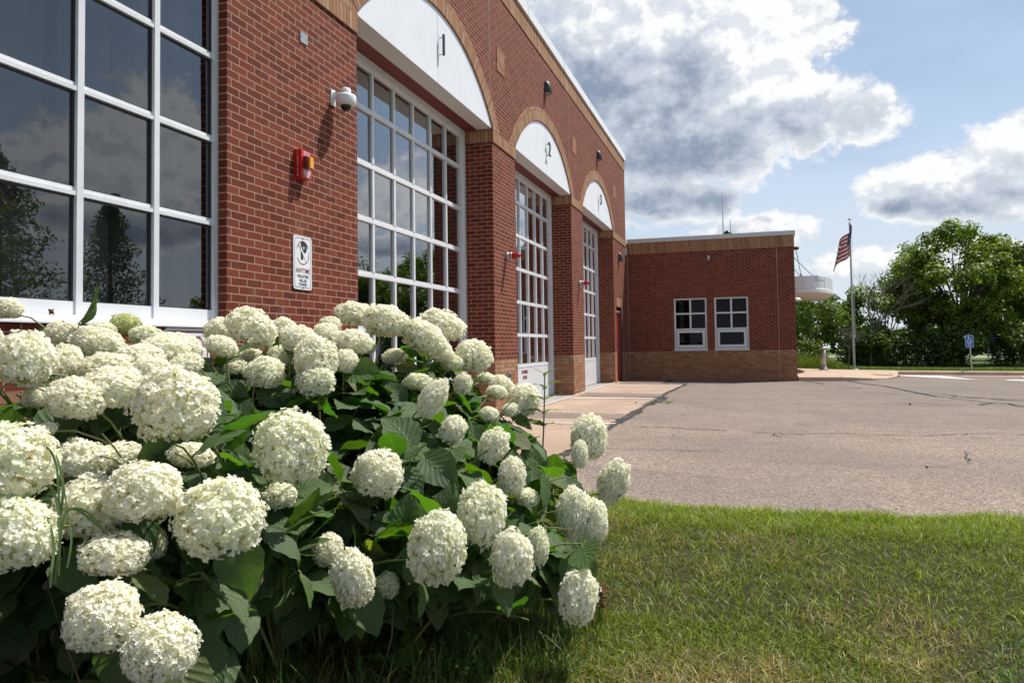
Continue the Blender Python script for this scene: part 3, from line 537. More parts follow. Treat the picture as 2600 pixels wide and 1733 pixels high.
# arches, panels and numerals
for k, (a, b) in enumerate(BAYS):
    c = (a+b)/2; N = 44; hw = (b-a)/2; t0 = math.asin(min(1, hw/ARC_R)); mb = MB(); xr = 0.02
    for i in range(N):
        t1, t2 = -t0+2*t0*i/N, -t0+2*t0*(i+1)/N
        pt = lambda r, t, x: (x, c+r*math.sin(t), ARC_ZC+r*math.cos(t))
        L1, L2 = ARC_R*t1, ARC_R*t2
        mb.face([pt(ARC_R, t1, xr), pt(ARC_R, t2, xr), pt(ARC_O+.004, t2, xr), pt(ARC_O+.004, t1, xr)], [(0, L1), (0, L2), (.2032*1.3, L2), (.2032*1.3, L1)])
        mb.face([pt(ARC_R, t2, xr), pt(ARC_R, t1, xr), pt(ARC_R, t1, -.1), pt(ARC_R, t2, -.1)], [(0, L2), (0, L1), (.1, L1), (.1, L2)])
        mb.face([pt(ARC_O+.004, t1, xr), pt(ARC_O+.004, t2, xr), pt(ARC_O+.004, t2, 0), pt(ARC_O+.004, t1, 0)])
    for t, f in ((-t0, 1), (t0, -1)):
        q0, q1 = pt(ARC_R, t, xr-.004), pt(ARC_O, t, xr-.004); q2 = (xr-.004, c+math.copysign(math.sqrt(ARC_O**2-(ZS1-ARC_ZC)**2), t), ZS1+.001); q3 = (xr-.004, q0[1], ZS1+.001)
        tri = [q0, q3, q2, q1] if t > 0 else [q0, q1, q2, q3]; mb.face(tri, [(q[2], q[1]) for q in tri])
        e2 = [q2, (0, q2[1], q2[2]), (0, q1[1], q1[2]), q1]; mb.face(e2 if t > 0 else e2[::-1])
        p = [pt(ARC_R, t, xr), pt(ARC_O+.004, t, xr), pt(ARC_O+.004, t, 0), pt(ARC_R, t, 0)]; mb.face(p if f > 0 else p[::-1])
        # infill between the foot of the ring and the band
        yo, yi = c+ARC_O*math.sin(t), c+ARC_R*math.sin(t); zo = ARC_ZC+ARC_O*math.cos(t)
    mb.build('brick_arch', SOLD, B)
    mb = MB(); yc = [a+.004+(b-a-.008)*i/40 for i in range(41)]; top = [ARC_ZC+math.sqrt(max(0, (ARC_R-.006)**2-(y-c)**2)) for y in yc]
    for i in range(40): mb.face([(-.004, yc[i], ZS1+.004), (-.004, yc[i+1], ZS1+.004), (-.004, yc[i+1], max(ZS1+.005, top[i+1])), (-.004, yc[i], max(ZS1+.005, top[i]))])
    mb.face([(-.265, yc[0], ZS1+.004), (-.265, yc[-1], ZS1+.004), (-.004, yc[-1], ZS1+.004), (-.004, yc[0], ZS1+.004)], mi=1)
    mb.box(-.0045, -.0028, c-.0035, c+.0035, ZS1+.006, ARC_ZC+ARC_R-.01, mi=2)
    mb.box(-.265, -.005, c-.002, c+.002, ZS1+.002, ZS1+.0035, mi=2)
    for i in range(9): 
        for zz_ in (ZS1+.035,): mb.lathe([(.006, 0), (.005, .003), (0, .003)], (-.004, a+.25+(b-a-.5)*i/8, zz_), (1, 0, 0), 6, mi=2)
    pn = mb.build('arched_panel', [PANEL, SOFFIT, STEEL], B)
    mb = MB(); mb.box(DEPTH, -.267, a, b, ZS1+.006, ZS1+.3); mb.build('steel_lintel', REDSTEEL, B)
    if k:
        mb = MB(); text_mesh(mb, str(k), (0.06, c+.06, 5.335), (0, 1, 0), (0, 0, 1), 0.43, 0.012, 1.0, 0, 0.0)
        for dz in (-.12, .12): mb.tube([(-.004, c+.05, 5.335+dz), (.052, c+.05, 5.335+dz)], .005, 6)
        mb.build('number', NUMB, pn)
for y0 in (11.98, 17.78, 23.66):                             # tan inset panels between the arches
    mb = MB(); mb.box(0, .010, y0, y0+.43, 5.905, 6.315, skip='-x'); mb.build('tan_brick_inset', BEIGE, B)
# ---- interior seen through the glass
mb = MB()
mb.face([(-15.9, 6.2, .02), (-.55, 6.2, .02), (-.55, 26, .02), (-15.9, 26, .02)], mi=1)
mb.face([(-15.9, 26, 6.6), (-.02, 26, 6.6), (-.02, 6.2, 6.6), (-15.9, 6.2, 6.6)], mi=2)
mb.face([(-15.9, 6.2, 0), (-.55, 6.2, 0), (-.55, 6.2, 6.6), (-15.9, 6.2, 6.6)][::-1]); mb.face([(-15.9, 26, 0), (-.55, 26, 0), (-.55, 26, 6.6), (-15.9, 26, 6.6)])
ys = [6.2]
for (a, b) in BAYS[1:]:
    for j in range(5): ys += [a+.3+j*.82, a+.3+j*.82+.7]
ys.append(26)
zsx = [0, 1.0, 1.62, 1.72, 2.34, 2.44, 3.06, 6.6]
for i in range(len(ys)-1):
    for j in range(len(zsx)-1):
        if i % 2 == 1 and j in (1, 3, 5): continue
        mb.face([(-15.9, ys[i], zsx[j]), (-15.9, ys[i+1], zsx[j]), (-15.9, ys[i+1], zsx[j+1]), (-15.9, ys[i], zsx[j+1])])
for (a, b) in piers[1:]:                                      # inside faces of the front piers
    mb.face([(DEPTH-.03, max(a, 6.2), 0), (DEPTH-.03, b, 0), (DEPTH-.03, b, 6.6), (DEPTH-.03, max(a, 6.2), 6.6)][::-1])
mb.face([(-.53, 6.2, 4.85), (-.53, 26, 4.85), (-.53, 26, 6.6), (-.53, 6.2, 6.6)])
# room behind the big window
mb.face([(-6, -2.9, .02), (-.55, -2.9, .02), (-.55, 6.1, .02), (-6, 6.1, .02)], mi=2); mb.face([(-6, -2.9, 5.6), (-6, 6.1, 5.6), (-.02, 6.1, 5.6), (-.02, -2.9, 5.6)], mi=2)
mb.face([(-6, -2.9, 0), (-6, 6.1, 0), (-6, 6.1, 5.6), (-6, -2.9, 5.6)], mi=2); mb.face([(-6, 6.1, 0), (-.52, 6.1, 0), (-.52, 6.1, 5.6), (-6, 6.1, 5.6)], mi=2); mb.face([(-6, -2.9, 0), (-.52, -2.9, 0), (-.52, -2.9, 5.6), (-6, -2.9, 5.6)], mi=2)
# wing room
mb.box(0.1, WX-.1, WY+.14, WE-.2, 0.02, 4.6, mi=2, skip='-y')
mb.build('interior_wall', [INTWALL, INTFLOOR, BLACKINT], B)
# ---- garage doors
RAILS = [.775, 1.41, 2.09, 2.775, 3.465, 4.155]
for k, (a, b) in enumerate(BAYS[1:]):
    fr = MB(); X0, X1 = -.57, -.50
    fr.box(X0-.05, X1+.018, b-.085, b, 0.01, 4.80); fr.box(X0-.05, X1+.018, a, a+.04, 0.01, 4.80); fr.box(X0-.05, X1+.018, a+.04, b-.085, 4.70, 4.80)
    ia, ib = a+.04, b-.085
    fr.box(X0, X1, ib-.105, ib, .02, 4.70); fr.box(X0, X1, ia, ia+.07, .02, 4.70)
    n = 7; ga, gb = ia+.07, ib-.105; w = (gb-ga)/n
    for z in RAILS: fr.box(X0, X1, ga, gb, z-.036, z-.006); fr.box(X0, X1-.012, ga, gb, z-.006, z+.036)
    fr.box(X0, X1-.012, ga, gb, 4.66, 4.70)
    zz = RAILS + [4.70]
    for j in range(1, n):
        for q in range(6):
            fr.box(X0, X1-.004, ga+w*j-.025, ga+w*j+.025, zz[q]+.036, zz[q+1]-.036)
    fr.box(X0, X1-.006, ga, gb, .02, RAILS[0]-.036)
    fr.box(X0, X1-.02, ga-.06, gb+.1, .0, .02, mi=1)
    d = fr.build('garage_door', [WHITE, DARK], B)
    gl = MB()
    for q in range(6):
        for j in range(n):
            k_ = [random.uniform(-.0015, .0015) for _ in range(3)]; y_0, y_1, z_0, z_1, xg = ga+w*j+.02, ga+w*(j+1)-.02, zz[q]+.02, zz[q+1]-.02, X1-.034
            gl.face([(xg+k_[0], y_0, z_0), (xg+k_[1], y_1, z_0), (xg+k_[1]+k_[2]-k_[0], y_1, z_1), (xg+k_[2], y_0, z_1)])
    gl.build('pane', GLASSD, d)
    ty = a+2.14
    for s_, z, sz in (('NO PARKING', .635, .10), ('ANYTIME', .52, .10)): tx = MB(); text_mesh(tx, s_, (X1-.003, ty, z), (0, 1, 0), (0, 0, 1), sz, .001, .72, 0, .002); tx.build('lettering', SIGNR, d)
# ---- big window beside the doors
fr = MB(); X0, X1 = -.17, -.095; n = 7; w = (wy1-wy0)/n
fr.box(X0, X1+.01, wy1-.045, wy1, 1.40, 4.80); fr.box(X0, X1+.01, wy0, wy0+.045, 1.40, 4.80); fr.box(X0, X1, wy0, wy1, 4.74, 4.80)
zr = [1.43, 2.195, 2.87, 3.545, 4.22, 4.74]; ya, yb = wy0+.045, wy1-.045
ms = [wy0+w*j for j in range(n+1)]
for j in range(1, n): fr.box(X0, X1+.004, ms[j]-.025, ms[j]+.025, 1.40, 4.74)
for j in range(n):
    l, r = (ms[j]+.025 if j else ya), (ms[j+1]-.025 if j < n-1 else yb)
    fr.box(X0, X1-.008, l, r, 1.40, 1.49)
    for z in zr[1:5]: fr.box(X0, X1-.016, l, r, z, z+.028); fr.box(X0, X1, l, r, z-.028, z)
for j in range(n):
    l, r = (ms[j]+.025 if j else ya), (ms[j+1]-.025 if j < n-1 else yb)
    for q in range(5):
        z0, z1, xa, xb = (zr[q]+.028 if q else 1.49), zr[q+1]-.028, X1-.034, X1-.022
        for bx_ in ((l, l+.010, z0, z1), (r-.016, r, z0, z1), (l+.010, r-.016, z0, z0+.008), (l+.010, r-.016, z1-.014, z1)): fr.box(xa, xb, *bx_, mi=1)
win = fr.build('window', [WHITE, DARK], B)
gl = MB(); tilt = random.Random(21)
def tilted(mb, y0, y1, z0, z1, x, k=.0022):
    a_, b_, c_ = tilt.uniform(-k, k), tilt.uniform(-k, k), tilt.uniform(-k, k); mb.face([(x+a_, y0, z0), (x+b_, y1, z0), (x+b_+c_-a_, y1, z1), (x+c_, y0, z1)])
for j in range(n):
    for q in range(5): tilted(gl, ms[j]+.02, ms[j+1]-.02, zr[q]+.02, zr[q+1]-.02, X1-.03)
gl.build('pane', GLASS, win)
sl_ = MB(); pr = [(-.10, 1.405), (.015, 1.385), (.03, 1.352), (.03, 1.342), (.0, 1.342), (-.10, 1.36)]
sl_.grid([[(x, y, z) for x, z in pr] for y in (wy0-.02, wy1+.02)], 2, 6, smooth=False); sl_.face([(x, wy1+.02, z) for x, z in pr]); sl_.build('sill', WHITE, win)
bl = MB(); rr = random.Random(4); y = wy0
while y < wy1:
    ang = rr.choice([.05, .1, .15, .2, 1.1]) if rr.random() < .9 else 1.35
    hw_ = .06; dx, dy = hw_*math.sin(ang), hw_*math.cos(ang); bl.face([(-.36-dx, y-dy, 1.45), (-.36+dx, y+dy, 1.45), (-.36+dx, y+dy, 4.8), (-.36-dx, y-dy, 4.8)]); y += .105
bl.build('vertical_blind', BLIND, win)
rv = MB(); rv.box(-.20, -.09, wy1+.001, wy1+.012, 1.36, 4.8); rv.build('caulk_strip', STEEL, win)
# ---- wing windows
for a, b in WW:
    fr = MB(); yy0, yy1 = WY+.035, WY+.10; zt = 1.66
    fr.box(a, a+.06, yy0, yy1, WZ0+.04, WZ1); fr.box(b-.06, b, yy0, yy1, WZ0+.04, WZ1); fr.box(a+.06, b-.06, yy0, yy1, WZ1-.05, WZ1)
    c = (a+b)/2; fr.box(c-.028, c+.028, yy0, yy1, zt+.05, WZ1-.05)
    for x0, x1 in ((a+.06, c-.028), (c+.028, b-.06)): fr.box(x0, x1, yy0, yy1, 2.19, 2.245)
    fr.box(a+.06, b-.06, yy0, yy1, zt, zt+.05); fr.box(a+.06, b-.06, yy0, yy1, WZ0+.04, WZ0+.09)
    wn = fr.build('window', WHITE, B)
    sh = MB(); sa, sb, s0, s1 = a+.075, b-.075, WZ0+.105, zt-.012
    for q in ((sa, sa+.085, s0, s1), (sb-.085, sb, s0, s1), (sa+.085, sb-.085, s0, s0+.085), (sa+.085, sb-.085, s1-.085, s1)): sh.box(q[0], q[1], yy0-.015, yy1-.005, q[2], q[3])
    sh.build('sash', WHITE, wn)
    gl = MB(); xzf(gl, a+.03, b-.03, WZ0+.06, WZ1-.03, yy1-.02); gl.build('pane', GLASSW, wn)
    si = MB(); si.box(a-.02, b+.02, WY-.045, WY+.10, WZ0-.005, WZ0+.035); si.build('sill', WHITE, wn)
# ---- red service door in the corner
mb = MB(); mb.box(-.17, -.12, SDY0+.05, SDY1-.05, 0.01, 2.22); d = mb.build('service_door', REDPAINT, B)
mb = MB(); mb.box(-.2, -.06, SDY0, SDY0+.05, 0, 2.27); mb.box(-.2, -.06, SDY1-.05, SDY1, 0, 2.27); mb.box(-.2, -.06, SDY0, SDY1, 2.22, 2.27); mb.build('frame', REDPAINT, d)
mb = MB(); mb.box(-.115, -.07, SDY0+.12, SDY0+.18, .98, 1.14); mb.tube([(-.07, SDY0+.15, 1.0), (-.03, SDY0+.15, 1.0), (-.03, SDY0+.27, 1.0)], .012, 6); mb.build('handle', ALU, d)
mb = MB(); mb.box(-.119, -.113, SDY0+.16, SDY0+.28, 1.15, 2.0); mb.build('vision_pane', BLACKINT, d)
mb = MB(); p = [(.006, SDY0, 2.42), (.006, SDY1, 2.42), (.006, SDY1, 2.72), (.006, SDY0, 2.72)]; mb.face(p, [((q[2]-2.42)*.68, q[1]) for q in p]); mb.face([(-.25, SDY0, 2.42), (.006, SDY0, 2.42), (.006, SDY1, 2.42), (-.25, SDY1, 2.42)][::-1]); mb.build('brick_lintel', SOLD, B)
mb = MB(); mb.box(-.25, -.2, SDY0-.1, SDY1+.1, 0, 2.5); 
for y, f in ((SDY0, 1), (SDY1, -1)): p = [(-.2, y, 0), (0, y, 0), (0, y, 2.42), (-.2, y, 2.42)]; mb.face(p if f < 0 else p[::-1])
mb.box(-.2, -.05, SDY0, SDY1, 2.27, 2.30, mi=1); mb.build('door_recess', [DARK, PLAST], B)  # recess faces coloured black to stand in for the shadow under the lintel
# ---- rounded entrance canopy on the far side of the wing
mb = MB(); cxn, cyn, rad = WX, 31.2, 1.72; N = 28; zt_, zb_ = 3.56, 2.96; pts = [(cxn, cyn-2.5), (cxn+.42, cyn-2.5)]
pts += [(cxn+.42+1.25*math.sin(t), cyn-2.5+3.2*(1-math.cos(t))) for t in [math.pi/2*i/N for i in range(1, N+1)]] + [(cxn+1.67, cyn+3.2), (cxn, cyn+3.2)]
n_ = len(pts)
for i in range(n_-1):
    (x0, y0), (x1, y1) = pts[i], pts[i+1]
    for z0, z1, of in ((3.12, zt_, 0.0), (zb_+.02, 3.10, .02)):
        mb.face([(x0+of, y0-of, z0), (x1+of, y1-of, z0), (x1+of, y1-of, z1), (x0+of, y0-of, z1)])
    mb.face([(x0+.02, y0-.02, zb_+.02), (x1+.02, y1-.02, zb_+.02), (x1*.97+cxn*.03, y1*.97+cyn*.03, zb_), (x0*.97+cxn*.03, y0*.97+cyn*.03, zb_)], mi=1)
    mb.face([(x0, y0, 3.12), (x1, y1, 3.12), (x1+.02, y1-.02, 3.10), (x0+.02, y0-.02, 3.10)], mi=1)
    if i % 4 == 1: mb.box(x0-.006, x0+.006, y0-.008, y0+.002, 3.13, zt_-.01, mi=2)
mb.face([(x, y, zt_-.12) for x, y in pts]); mb.face([(x*.97+cxn*.03, y*.97+cyn*.03, zb_) for x, y in pts][::-1], mi=1)
can = mb.build('entrance_canopy', [PANEL, SOFFIT, COPING], B)
mb = MB(); mb.tube([(WX-.05, 27.0, 4.37), (WX+.15, 27.0, 4.37)], .065, 10); mb.lathe([(.065, 0), (.055, .04), (.03, .06), (0, .065)], (WX+.15, 27, 4.37), (1, 0, 0), 10); mb.build('outrigger', REDSTEEL, can)
for p0, p1 in (((WX+.11, 27.0, 4.33), (WX+.42, 29.2, 3.5)), ((WX, 29.0, 4.45), (WX+1.1, 30.9, 3.54)), ((WX, 29.0, 4.05), (WX+.55, 30.2, 3.54))):
    mb = MB(); mb.tube([p0, p1], .012, 6); q0, q1 = Vector(p0), Vector(p1); dd = q1-q0; mb.tube([q0+dd*.80, q0+dd*.84, q0+dd*.95, q0+dd*.98], [.012, .03, .03, .012], 6); mb.build('tie_rod', DARK, can)
mb = MB(); mb.box(cxn+.62, cxn+.95, cyn-2.35, cyn-2.2, 3.36, 3.57); mb.face([(cxn+.62, cyn-2.36, 3.57), (cxn+1.2, cyn-2.3, 3.36), (cxn+.62, cyn-2.36, 3.36)]); mb.build('roof_drain', PANEL, can)
mb = MB(); mb.lathe([(.0, .11), (.10, .10), (.15, .04), (.16, 0), (.0, -.01)], (WX+.12, 27.6, 2.62), n=14); mb.build('wall_lamp', PLAST, B)

# ------------------------------------------------------------------ things fixed to the walls
def wall_thing(name, label, cat, loc, group=None): return thing(name, label, cat, loc, group)
# dome camera
t = wall_thing('security_camera', 'white dome security camera on a bracket high on the brick pier', 'camera', (0, 6.64, 3.7))
mb = MB(); mb.box(0, .012, 6.61, 6.69, 3.64, 3.80); mb.build('wall_plate', PLAST, t)
mb = MB(); mb.box(.012, .11, 6.635, 6.68, 3.70, 3.77); mb.lathe([(.045, -.03), (.05, 0), (.05, .04), (.04, .055), (0, .056)], (.15, 6.66, 3.745), n=18); mb.build('arm', PLAST, t)
mb = MB(); mb.lathe([(0, .05), (.07, .05), (.098, .035), (.102, .02), (.104, -.045), (.095, -.06), (.06, -.065), (0, -.064)], (.15, 6.66, 3.69), n=28); mb.build('housing', PLAST, t)
mb = MB(); mb.lathe([(.052, 0), (.052, -.018), (.044, -.04), (.025, -.056), (0, -.06)], (.15, 6.66, 3.627), n=20); mb.build('dome_lens', mat('smoked dome', (.015, .017, .02), .08), t)
# alarm box
ay0, ay1, az0, az1, ad = 5.965, 6.125, 2.755, 3.02, .08
t = wall_thing('sprinkler_alarm', 'red sprinkler fire alarm box with amber strobe on the brick pier', 'alarm', (0, ay0, az0))
mb = MB(); mb.box(0, ad, ay0, ay1, az0, az1); mb.build('housing', REDBOX, t)
mb = MB(); mb.box(ad, ad+.004, ay0+.02, ay1-.003, az0+.003, az0+.088); mb.build('lower_label', REDBOX2, t)
mb = MB(); mb.box(ad, ad+.04, ay0+.03, ay0+.11, az0+.09, az0+.20); mb.build('strobe_base', DKRED, t)
mb = MB(); mb.box(ad+.04, ad+.062, ay0+.05, ay0+.105, az0+.095, az0+.195); mb.build('strobe_lens', ORANGE, t)
mb = MB()
text_mesh(mb, 'SPRINKLER', (ad+.001, ay0+.085, az1-.022), (0, 1, 0), (0, 0, 1), .021, .0006, .95, 0, .0003); text_mesh(mb, 'FIRE ALARM', (ad+.001, ay0+.085, az1-.045), (0, 1, 0), (0, 0, 1), .021, .0006, .95, 0, .0003)
for i, ch in enumerate('SPRINKLER ALARM'):
    if ch != ' ': text_mesh(mb, ch, (ad*.5, ay0-.001, az1-.018-i*.0163), (1, 0, 0), (0, 0, 1), .017, .0006, 1, 0, .0004)
for i, (l0, l1) in enumerate(((.03, .15), (.035, .15), (.03, .14), (.05, .13), (.07, .12))): mb.box(ad+.004, ad+.0048, ay0+l0, ay0+l1, az0+.072-i*.013, az0+.078-i*.013)
mb.build('lettering', SIGNW, t)
# no parking sign
def round_rect(y0, y1, z0, z1, r, n=6):
    out = []
    for cy_, cz_, a0 in ((y1-r, z1-r, 0), (y0+r, z1-r, 90), (y0+r, z0+r, 180), (y1-r, z0+r, 270)):
        out += [(cy_+r*math.cos(R(a0+90*i/n)), cz_+r*math.sin(R(a0+90*i/n))) for i in range(n+1)]
    return out
def plate(mb, pts, x0, x1, mi=0):
    mb.face([(x1, y, z) for y, z in pts], mi=mi)
    for (a, b), (c, d_) in zip(pts, pts[1:]+pts[:1]): mb.face([(x0, a, b), (x0, c, d_), (x1, c, d_), (x1, a, b)][::-1], mi=mi)
def outline(mb, pts, x, w, mi=0, dx=.0006):
    c = (sum(p[0] for p in pts)/len(pts), sum(p[1] for p in pts)/len(pts)); n = len(pts)
    hw_ = max(p[0] for p in pts)-c[0]; hh = max(p[1] for p in pts)-c[1]
    inn = [(c[0]+(y-c[0])*(1-w/hw_), c[1]+(z-c[1])*(1-w/hh)) for y, z in pts]
    for i in range(n):
        j = (i+1) % n; mb.face([(x+dx, *pts[i]), (x+dx, *pts[j]), (x+dx, *inn[j]), (x+dx, *inn[i])], mi=mi)
sy0, sy1, sz0, sz1 = 5.935, 6.24, 1.725, 2.225
t = wall_thing('no_parking_sign', 'white no parking sign with a black P in a slashed ring, on the brick pier', 'sign', (0, sy0, sz0))
mb = MB(); plate(mb, round_rect(sy0, sy1, sz0, sz1, .035), .004, .012); mb.build('sign_plate', SIGNW, t)
mb = MB(); X = .0125; cy_ = (sy0+sy1)/2
outline(mb, round_rect(sy0+.018, sy1-.018, sz0+.018, sz1-.018, .028), X, .004)
text_mesh(mb, 'P', (X, cy_+.012, sz0+.355), (0, 1, 0), (0, 0, 1), .215, .0005, .9, 0, .011)
for s_, z, sz in (('ANYTIME', .175, .060), ('VIOLATORS', .122, .038), ('WILL BE', .082, .036), ('TOWED', .045, .038)): text_mesh(mb, s_, (X, cy_, sz0+z), (0, 1, 0), (0, 0, 1), sz, .0005, .92, 1 if z > .15 else 0, .0011)
for zz_ in (sz0+.018, sz1-.022): mb.lathe([(.0, .004), (.008, .003), (.009, 0)], (X, cy_, zz_), (1, 0, 0), 8)
mb.build('print', [SIGNK, SIGNR], t)
mb = MB(); n = 40; rc = (cy_, sz0+.345)
for i in range(n):
    a0, a1 = 2*math.pi*i/n, 2*math.pi*(i+1)/n
    if 7 <= i <= 8 or 27 <= i <= 31: continue
    mb.face([(X+.0008, rc[0]+r_*math.sin(a_), rc[1]+r_*1.06*math.cos(a_)) for r_, a_ in ((.098, a0), (.098, a1), (.106, a1), (.106, a0))])
dv = Vector((0, .62, -.78)); nv_ = Vector((0, .78, .62)); c0 = Vector((X+.0016, rc[0], rc[1]))
mb.face([c0-dv*.1-nv_*.011, c0+dv*.1-nv_*.011, c0+dv*.1+nv_*.011, c0-dv*.1+nv_*.011], mi=1)
mb.face([c0-dv*.098-nv_*.013+Vector((.0002,0,0)), c0-dv*.055-nv_*.013+Vector((.0002,0,0)), c0-dv*.055-nv_*.005+Vector((.0002,0,0)), c0-dv*.098-nv_*.005+Vector((.0002,0,0))])
mb.build('slashed_ring', [SIGNR, SIGNW], t)
# lower sign half hidden by the flowers
t = wall_thing('notice_sign', 'white sign with a thin red border under the window, half hidden by flowers', 'sign', (0, 4.34, .9))
mb = MB(); plate(mb, round_rect(4.34, 4.815, 0.87, 1.335, .04), .004, .012); mb.build('sign_plate', SIGNW, t)
mb = MB(); outline(mb, round_rect(4.36, 4.795, .89, 1.315, .035), .0125, .012)
for i in range(10):
    a0, a1 = R(-10+20*i*.6), R(-10+20*(i+1)*.6); mb.face([(.0133, 4.685+r_*math.cos(a_), 1.205+r_*1.1*math.sin(a_)) for r_, a_ in ((.05, a0), (.062, a0), (.062, a1), (.05, a1))])
mb.build('print', SIGNRED, t)
# junction box covers
t = wall_thing('cover_plate', 'small grey blank cover plate with two screws, high on the brick pier', 'cover plate', (0, 6.1, 4.15))
mb = MB(); mb.box(0, .012, 6.062, 6.182, 4.075, 4.175); mb.build('plate', STEEL, t)
for y in (6.08, 6.165): mb = MB(); mb.lathe([(.006, 0), (.005, .003), (0, .003)], (.012, y, 4.125), (1, 0, 0), 6); mb.build('screw', DARK, t)
t = wall_thing('wall_outlet', 'small grey key switch box low on the tan brick pier', 'switch', (0, 12.4, .68))
mb = MB(); mb.box(0, .035, 12.35, 12.44, .62, .74); mb.build('housing', STEEL, t); mb = MB(); mb.box(.035, .04, 12.365, 12.425, .635, .70); mb.build('cover', DARK, t)
t = wall_thing('wall_sensor', 'small grey box fitting on the wing wall above the two windows', 'wall box', (2.79, WY, 4.1))
mb = MB(); mb.box(2.755, 2.835, WY-.07, WY, 4.03, 4.17); mb.build('housing', STEEL, t); mb = MB(); mb.box(2.745, 2.845, WY-.012, WY-.001, 4.0, 4.2); mb.build('back_plate', DARK, t)
# wedge wall lights
def sconce(y, z, label):
    t = wall_thing('wall_light', label, 'wall light', (0, y, z), 'black wedge wall lights')
    mb = MB(); n = 10; rows = []
    for i in range(9):
        u = i/8; r = math.sqrt(max(0, 1-(1-u)**2)) if u < 1 else 1; zz_ = z+.15-u*.30
        rows.append([(  .15*r*math.sin(math.pi*j/n)+.003, y-.10*r*math.cos(math.pi*j/n), zz_) for j in range(n+1)])
    mb.grid(rows, 9, n+1); mb.build('shade', DARK, t)
    mb = MB(); mb.face([(p[0]*.9, y+(p[1]-y)*.9, p[2]+.004) for p in rows[-1]]); mb.build('lens', STEEL, t)
    mb = MB(); mb.box(.0, .003, y-.02, y+.035, z-.62, z-.17); mb.build('soot_streak', STAIN, t) if False else None
sconce(15.26, 6.68, 'black wedge wall light above the arch numbered 2'); sconce(21.05, 6.62, 'black wedge wall light above the arch numbered 3'); sconce(24.5, 4.08, 'black wedge wall light on the pier above the red door')
# red beacons
def beacon(y, z, label):
    t = wall_thing('warning_beacon', label, 'beacon', (0, y, z), 'red warning beacons beside the doors')
    mb = MB(); mb.lathe([(.0, 0), (.062, 0), (.062, .05), (.055, .055), (.055, .085), (.062, .09), (.062, .115), (.05, .12), (0, .12)], (0, y, z), (1, 0, 0), 16); mb.build('base', STEEL, t)
    mb = MB(); mb.lathe([(.054, 0), (.052, .06), (.047, .10), (.034, .135), (.012, .15), (0, .152)], (.12, y, z), (1, 0, 0), 16); mb.build('lens', BEACON, t)
beacon(12.36, 2.744, 'red beacon light on the pier between the doors numbered 1 and 2'); beacon(18.3, 2.726, 'red beacon light on the pier between the doors numbered 2 and 3')
# roof antennas
for x, z, lab in ((3.22, 6.82, 'tall thin whip antenna on the wing roof'), (3.49, 5.8, 'short whip antenna on the wing roof beside a taller one')):
    mb = MB(); mb.tube([(x, 29, 4.7), (x, 29, 5.3), (x-.01, 29, z)], [.03, .022, .014], 6); tag(mb.build('antenna', COPING), lab, 'antenna', 'whip antennas on the wing roof')
mb = MB(); mb.lathe([(0, .33), (.1, .31), (.16, .2), (.17, .0), (.1, -.4)], (3.38, 29, 5.07), n=12); tag(mb.build('roof_vent', DARK), 'dark round roof vent cap beside the antennas on the wing', 'roof vent')
# ------------------------------------------------------------------ things beyond the wing
def G0(x, y, h=0): return (x, y, gz(x)+h)
# flagpole and limp flag
px, py = 8.19, 34.0
base = G0(px, py, .12)
t = thing('flagpole', 'tall grey flagpole with a ball finial on the lawn edge beyond the wing', 'flagpole', base)
mb = MB(); mb.tube([base, (px, py, 3.0), (px, py, 6.12)], [.052, .043, .030], 12); mb.build('pole', STEEL, t)
mb = MB(); mb.lathe([(0, .05), (.05, .048), (.14, .03), (.2, 0)], base, n=16); mb.build('base_flange', PLAST, t)
mb = MB(); mb.lathe([(.045, 0), (.045, .05), (.015, .06), (.012, .15), (.05, .17), (.066, .21), (.05, .255), (0, .27)], (px, py, 6.1), n=12); mb.build('finial', ALU, t)
mb = MB(); mb.box(px+.035, px+.08, py-.03, py+.03, 1.35, 1.47); mb.build('cleat', STEEL, t)
mb = MB(); mb.tube([(px+.075, py-.05, 6.1), (px+.08, py-.06, 3.5), (px+.08, py-.03, 1.4)], .006, 4); mb.build('halyard', PLAST, t)
fm = bpy.data.materials.new('flag cloth'); fm.use_nodes = True; nt = fm.node_tree; p = nt.nodes['Principled BSDF']; p.inputs['Roughness'].default_value = .75
uv = nt.nodes.new('ShaderNodeUVMap'); uv.uv_map = 'uv'; s = nt.nodes.new('ShaderNodeSeparateXYZ'); nt.links.new(uv.outputs[0], s.inputs[0])
st = nt_math(nt, 'MODULO', nt_math(nt, 'FLOOR', nt_math(nt, 'MULTIPLY', s.outputs[1], 13.0)), 2.0)
col = nt_mix(nt, st, (0.25, 0.010, 0.02), (0.44, 0.42, 0.40))
canton = nt_math(nt, 'MULTIPLY', nt_math(nt, 'LESS_THAN', s.outputs[0], .4), nt_math(nt, 'LESS_THAN', s.outputs[1], 7/13))
u1 = nt_math(nt, 'SUBTRACT', nt_math(nt, 'FRACT', nt_math(nt, 'MULTIPLY', s.outputs[0], 15.0)), .5); v1 = nt_math(nt, 'SUBTRACT', nt_math(nt, 'FRACT', nt_math(nt, 'MULTIPLY', s.outputs[1], 9.3)), .5)
star = nt_math(nt, 'LESS_THAN', nt_math(nt, 'ADD', nt_math(nt, 'MULTIPLY', u1, u1), nt_math(nt, 'MULTIPLY', v1, v1)), .035)
col = nt_mix(nt, canton, col, nt_mix(nt, star, (0.010, 0.014, 0.055), (0.5, 0.5, 0.5))); nt.links.new(col, p.inputs['Base Color'])
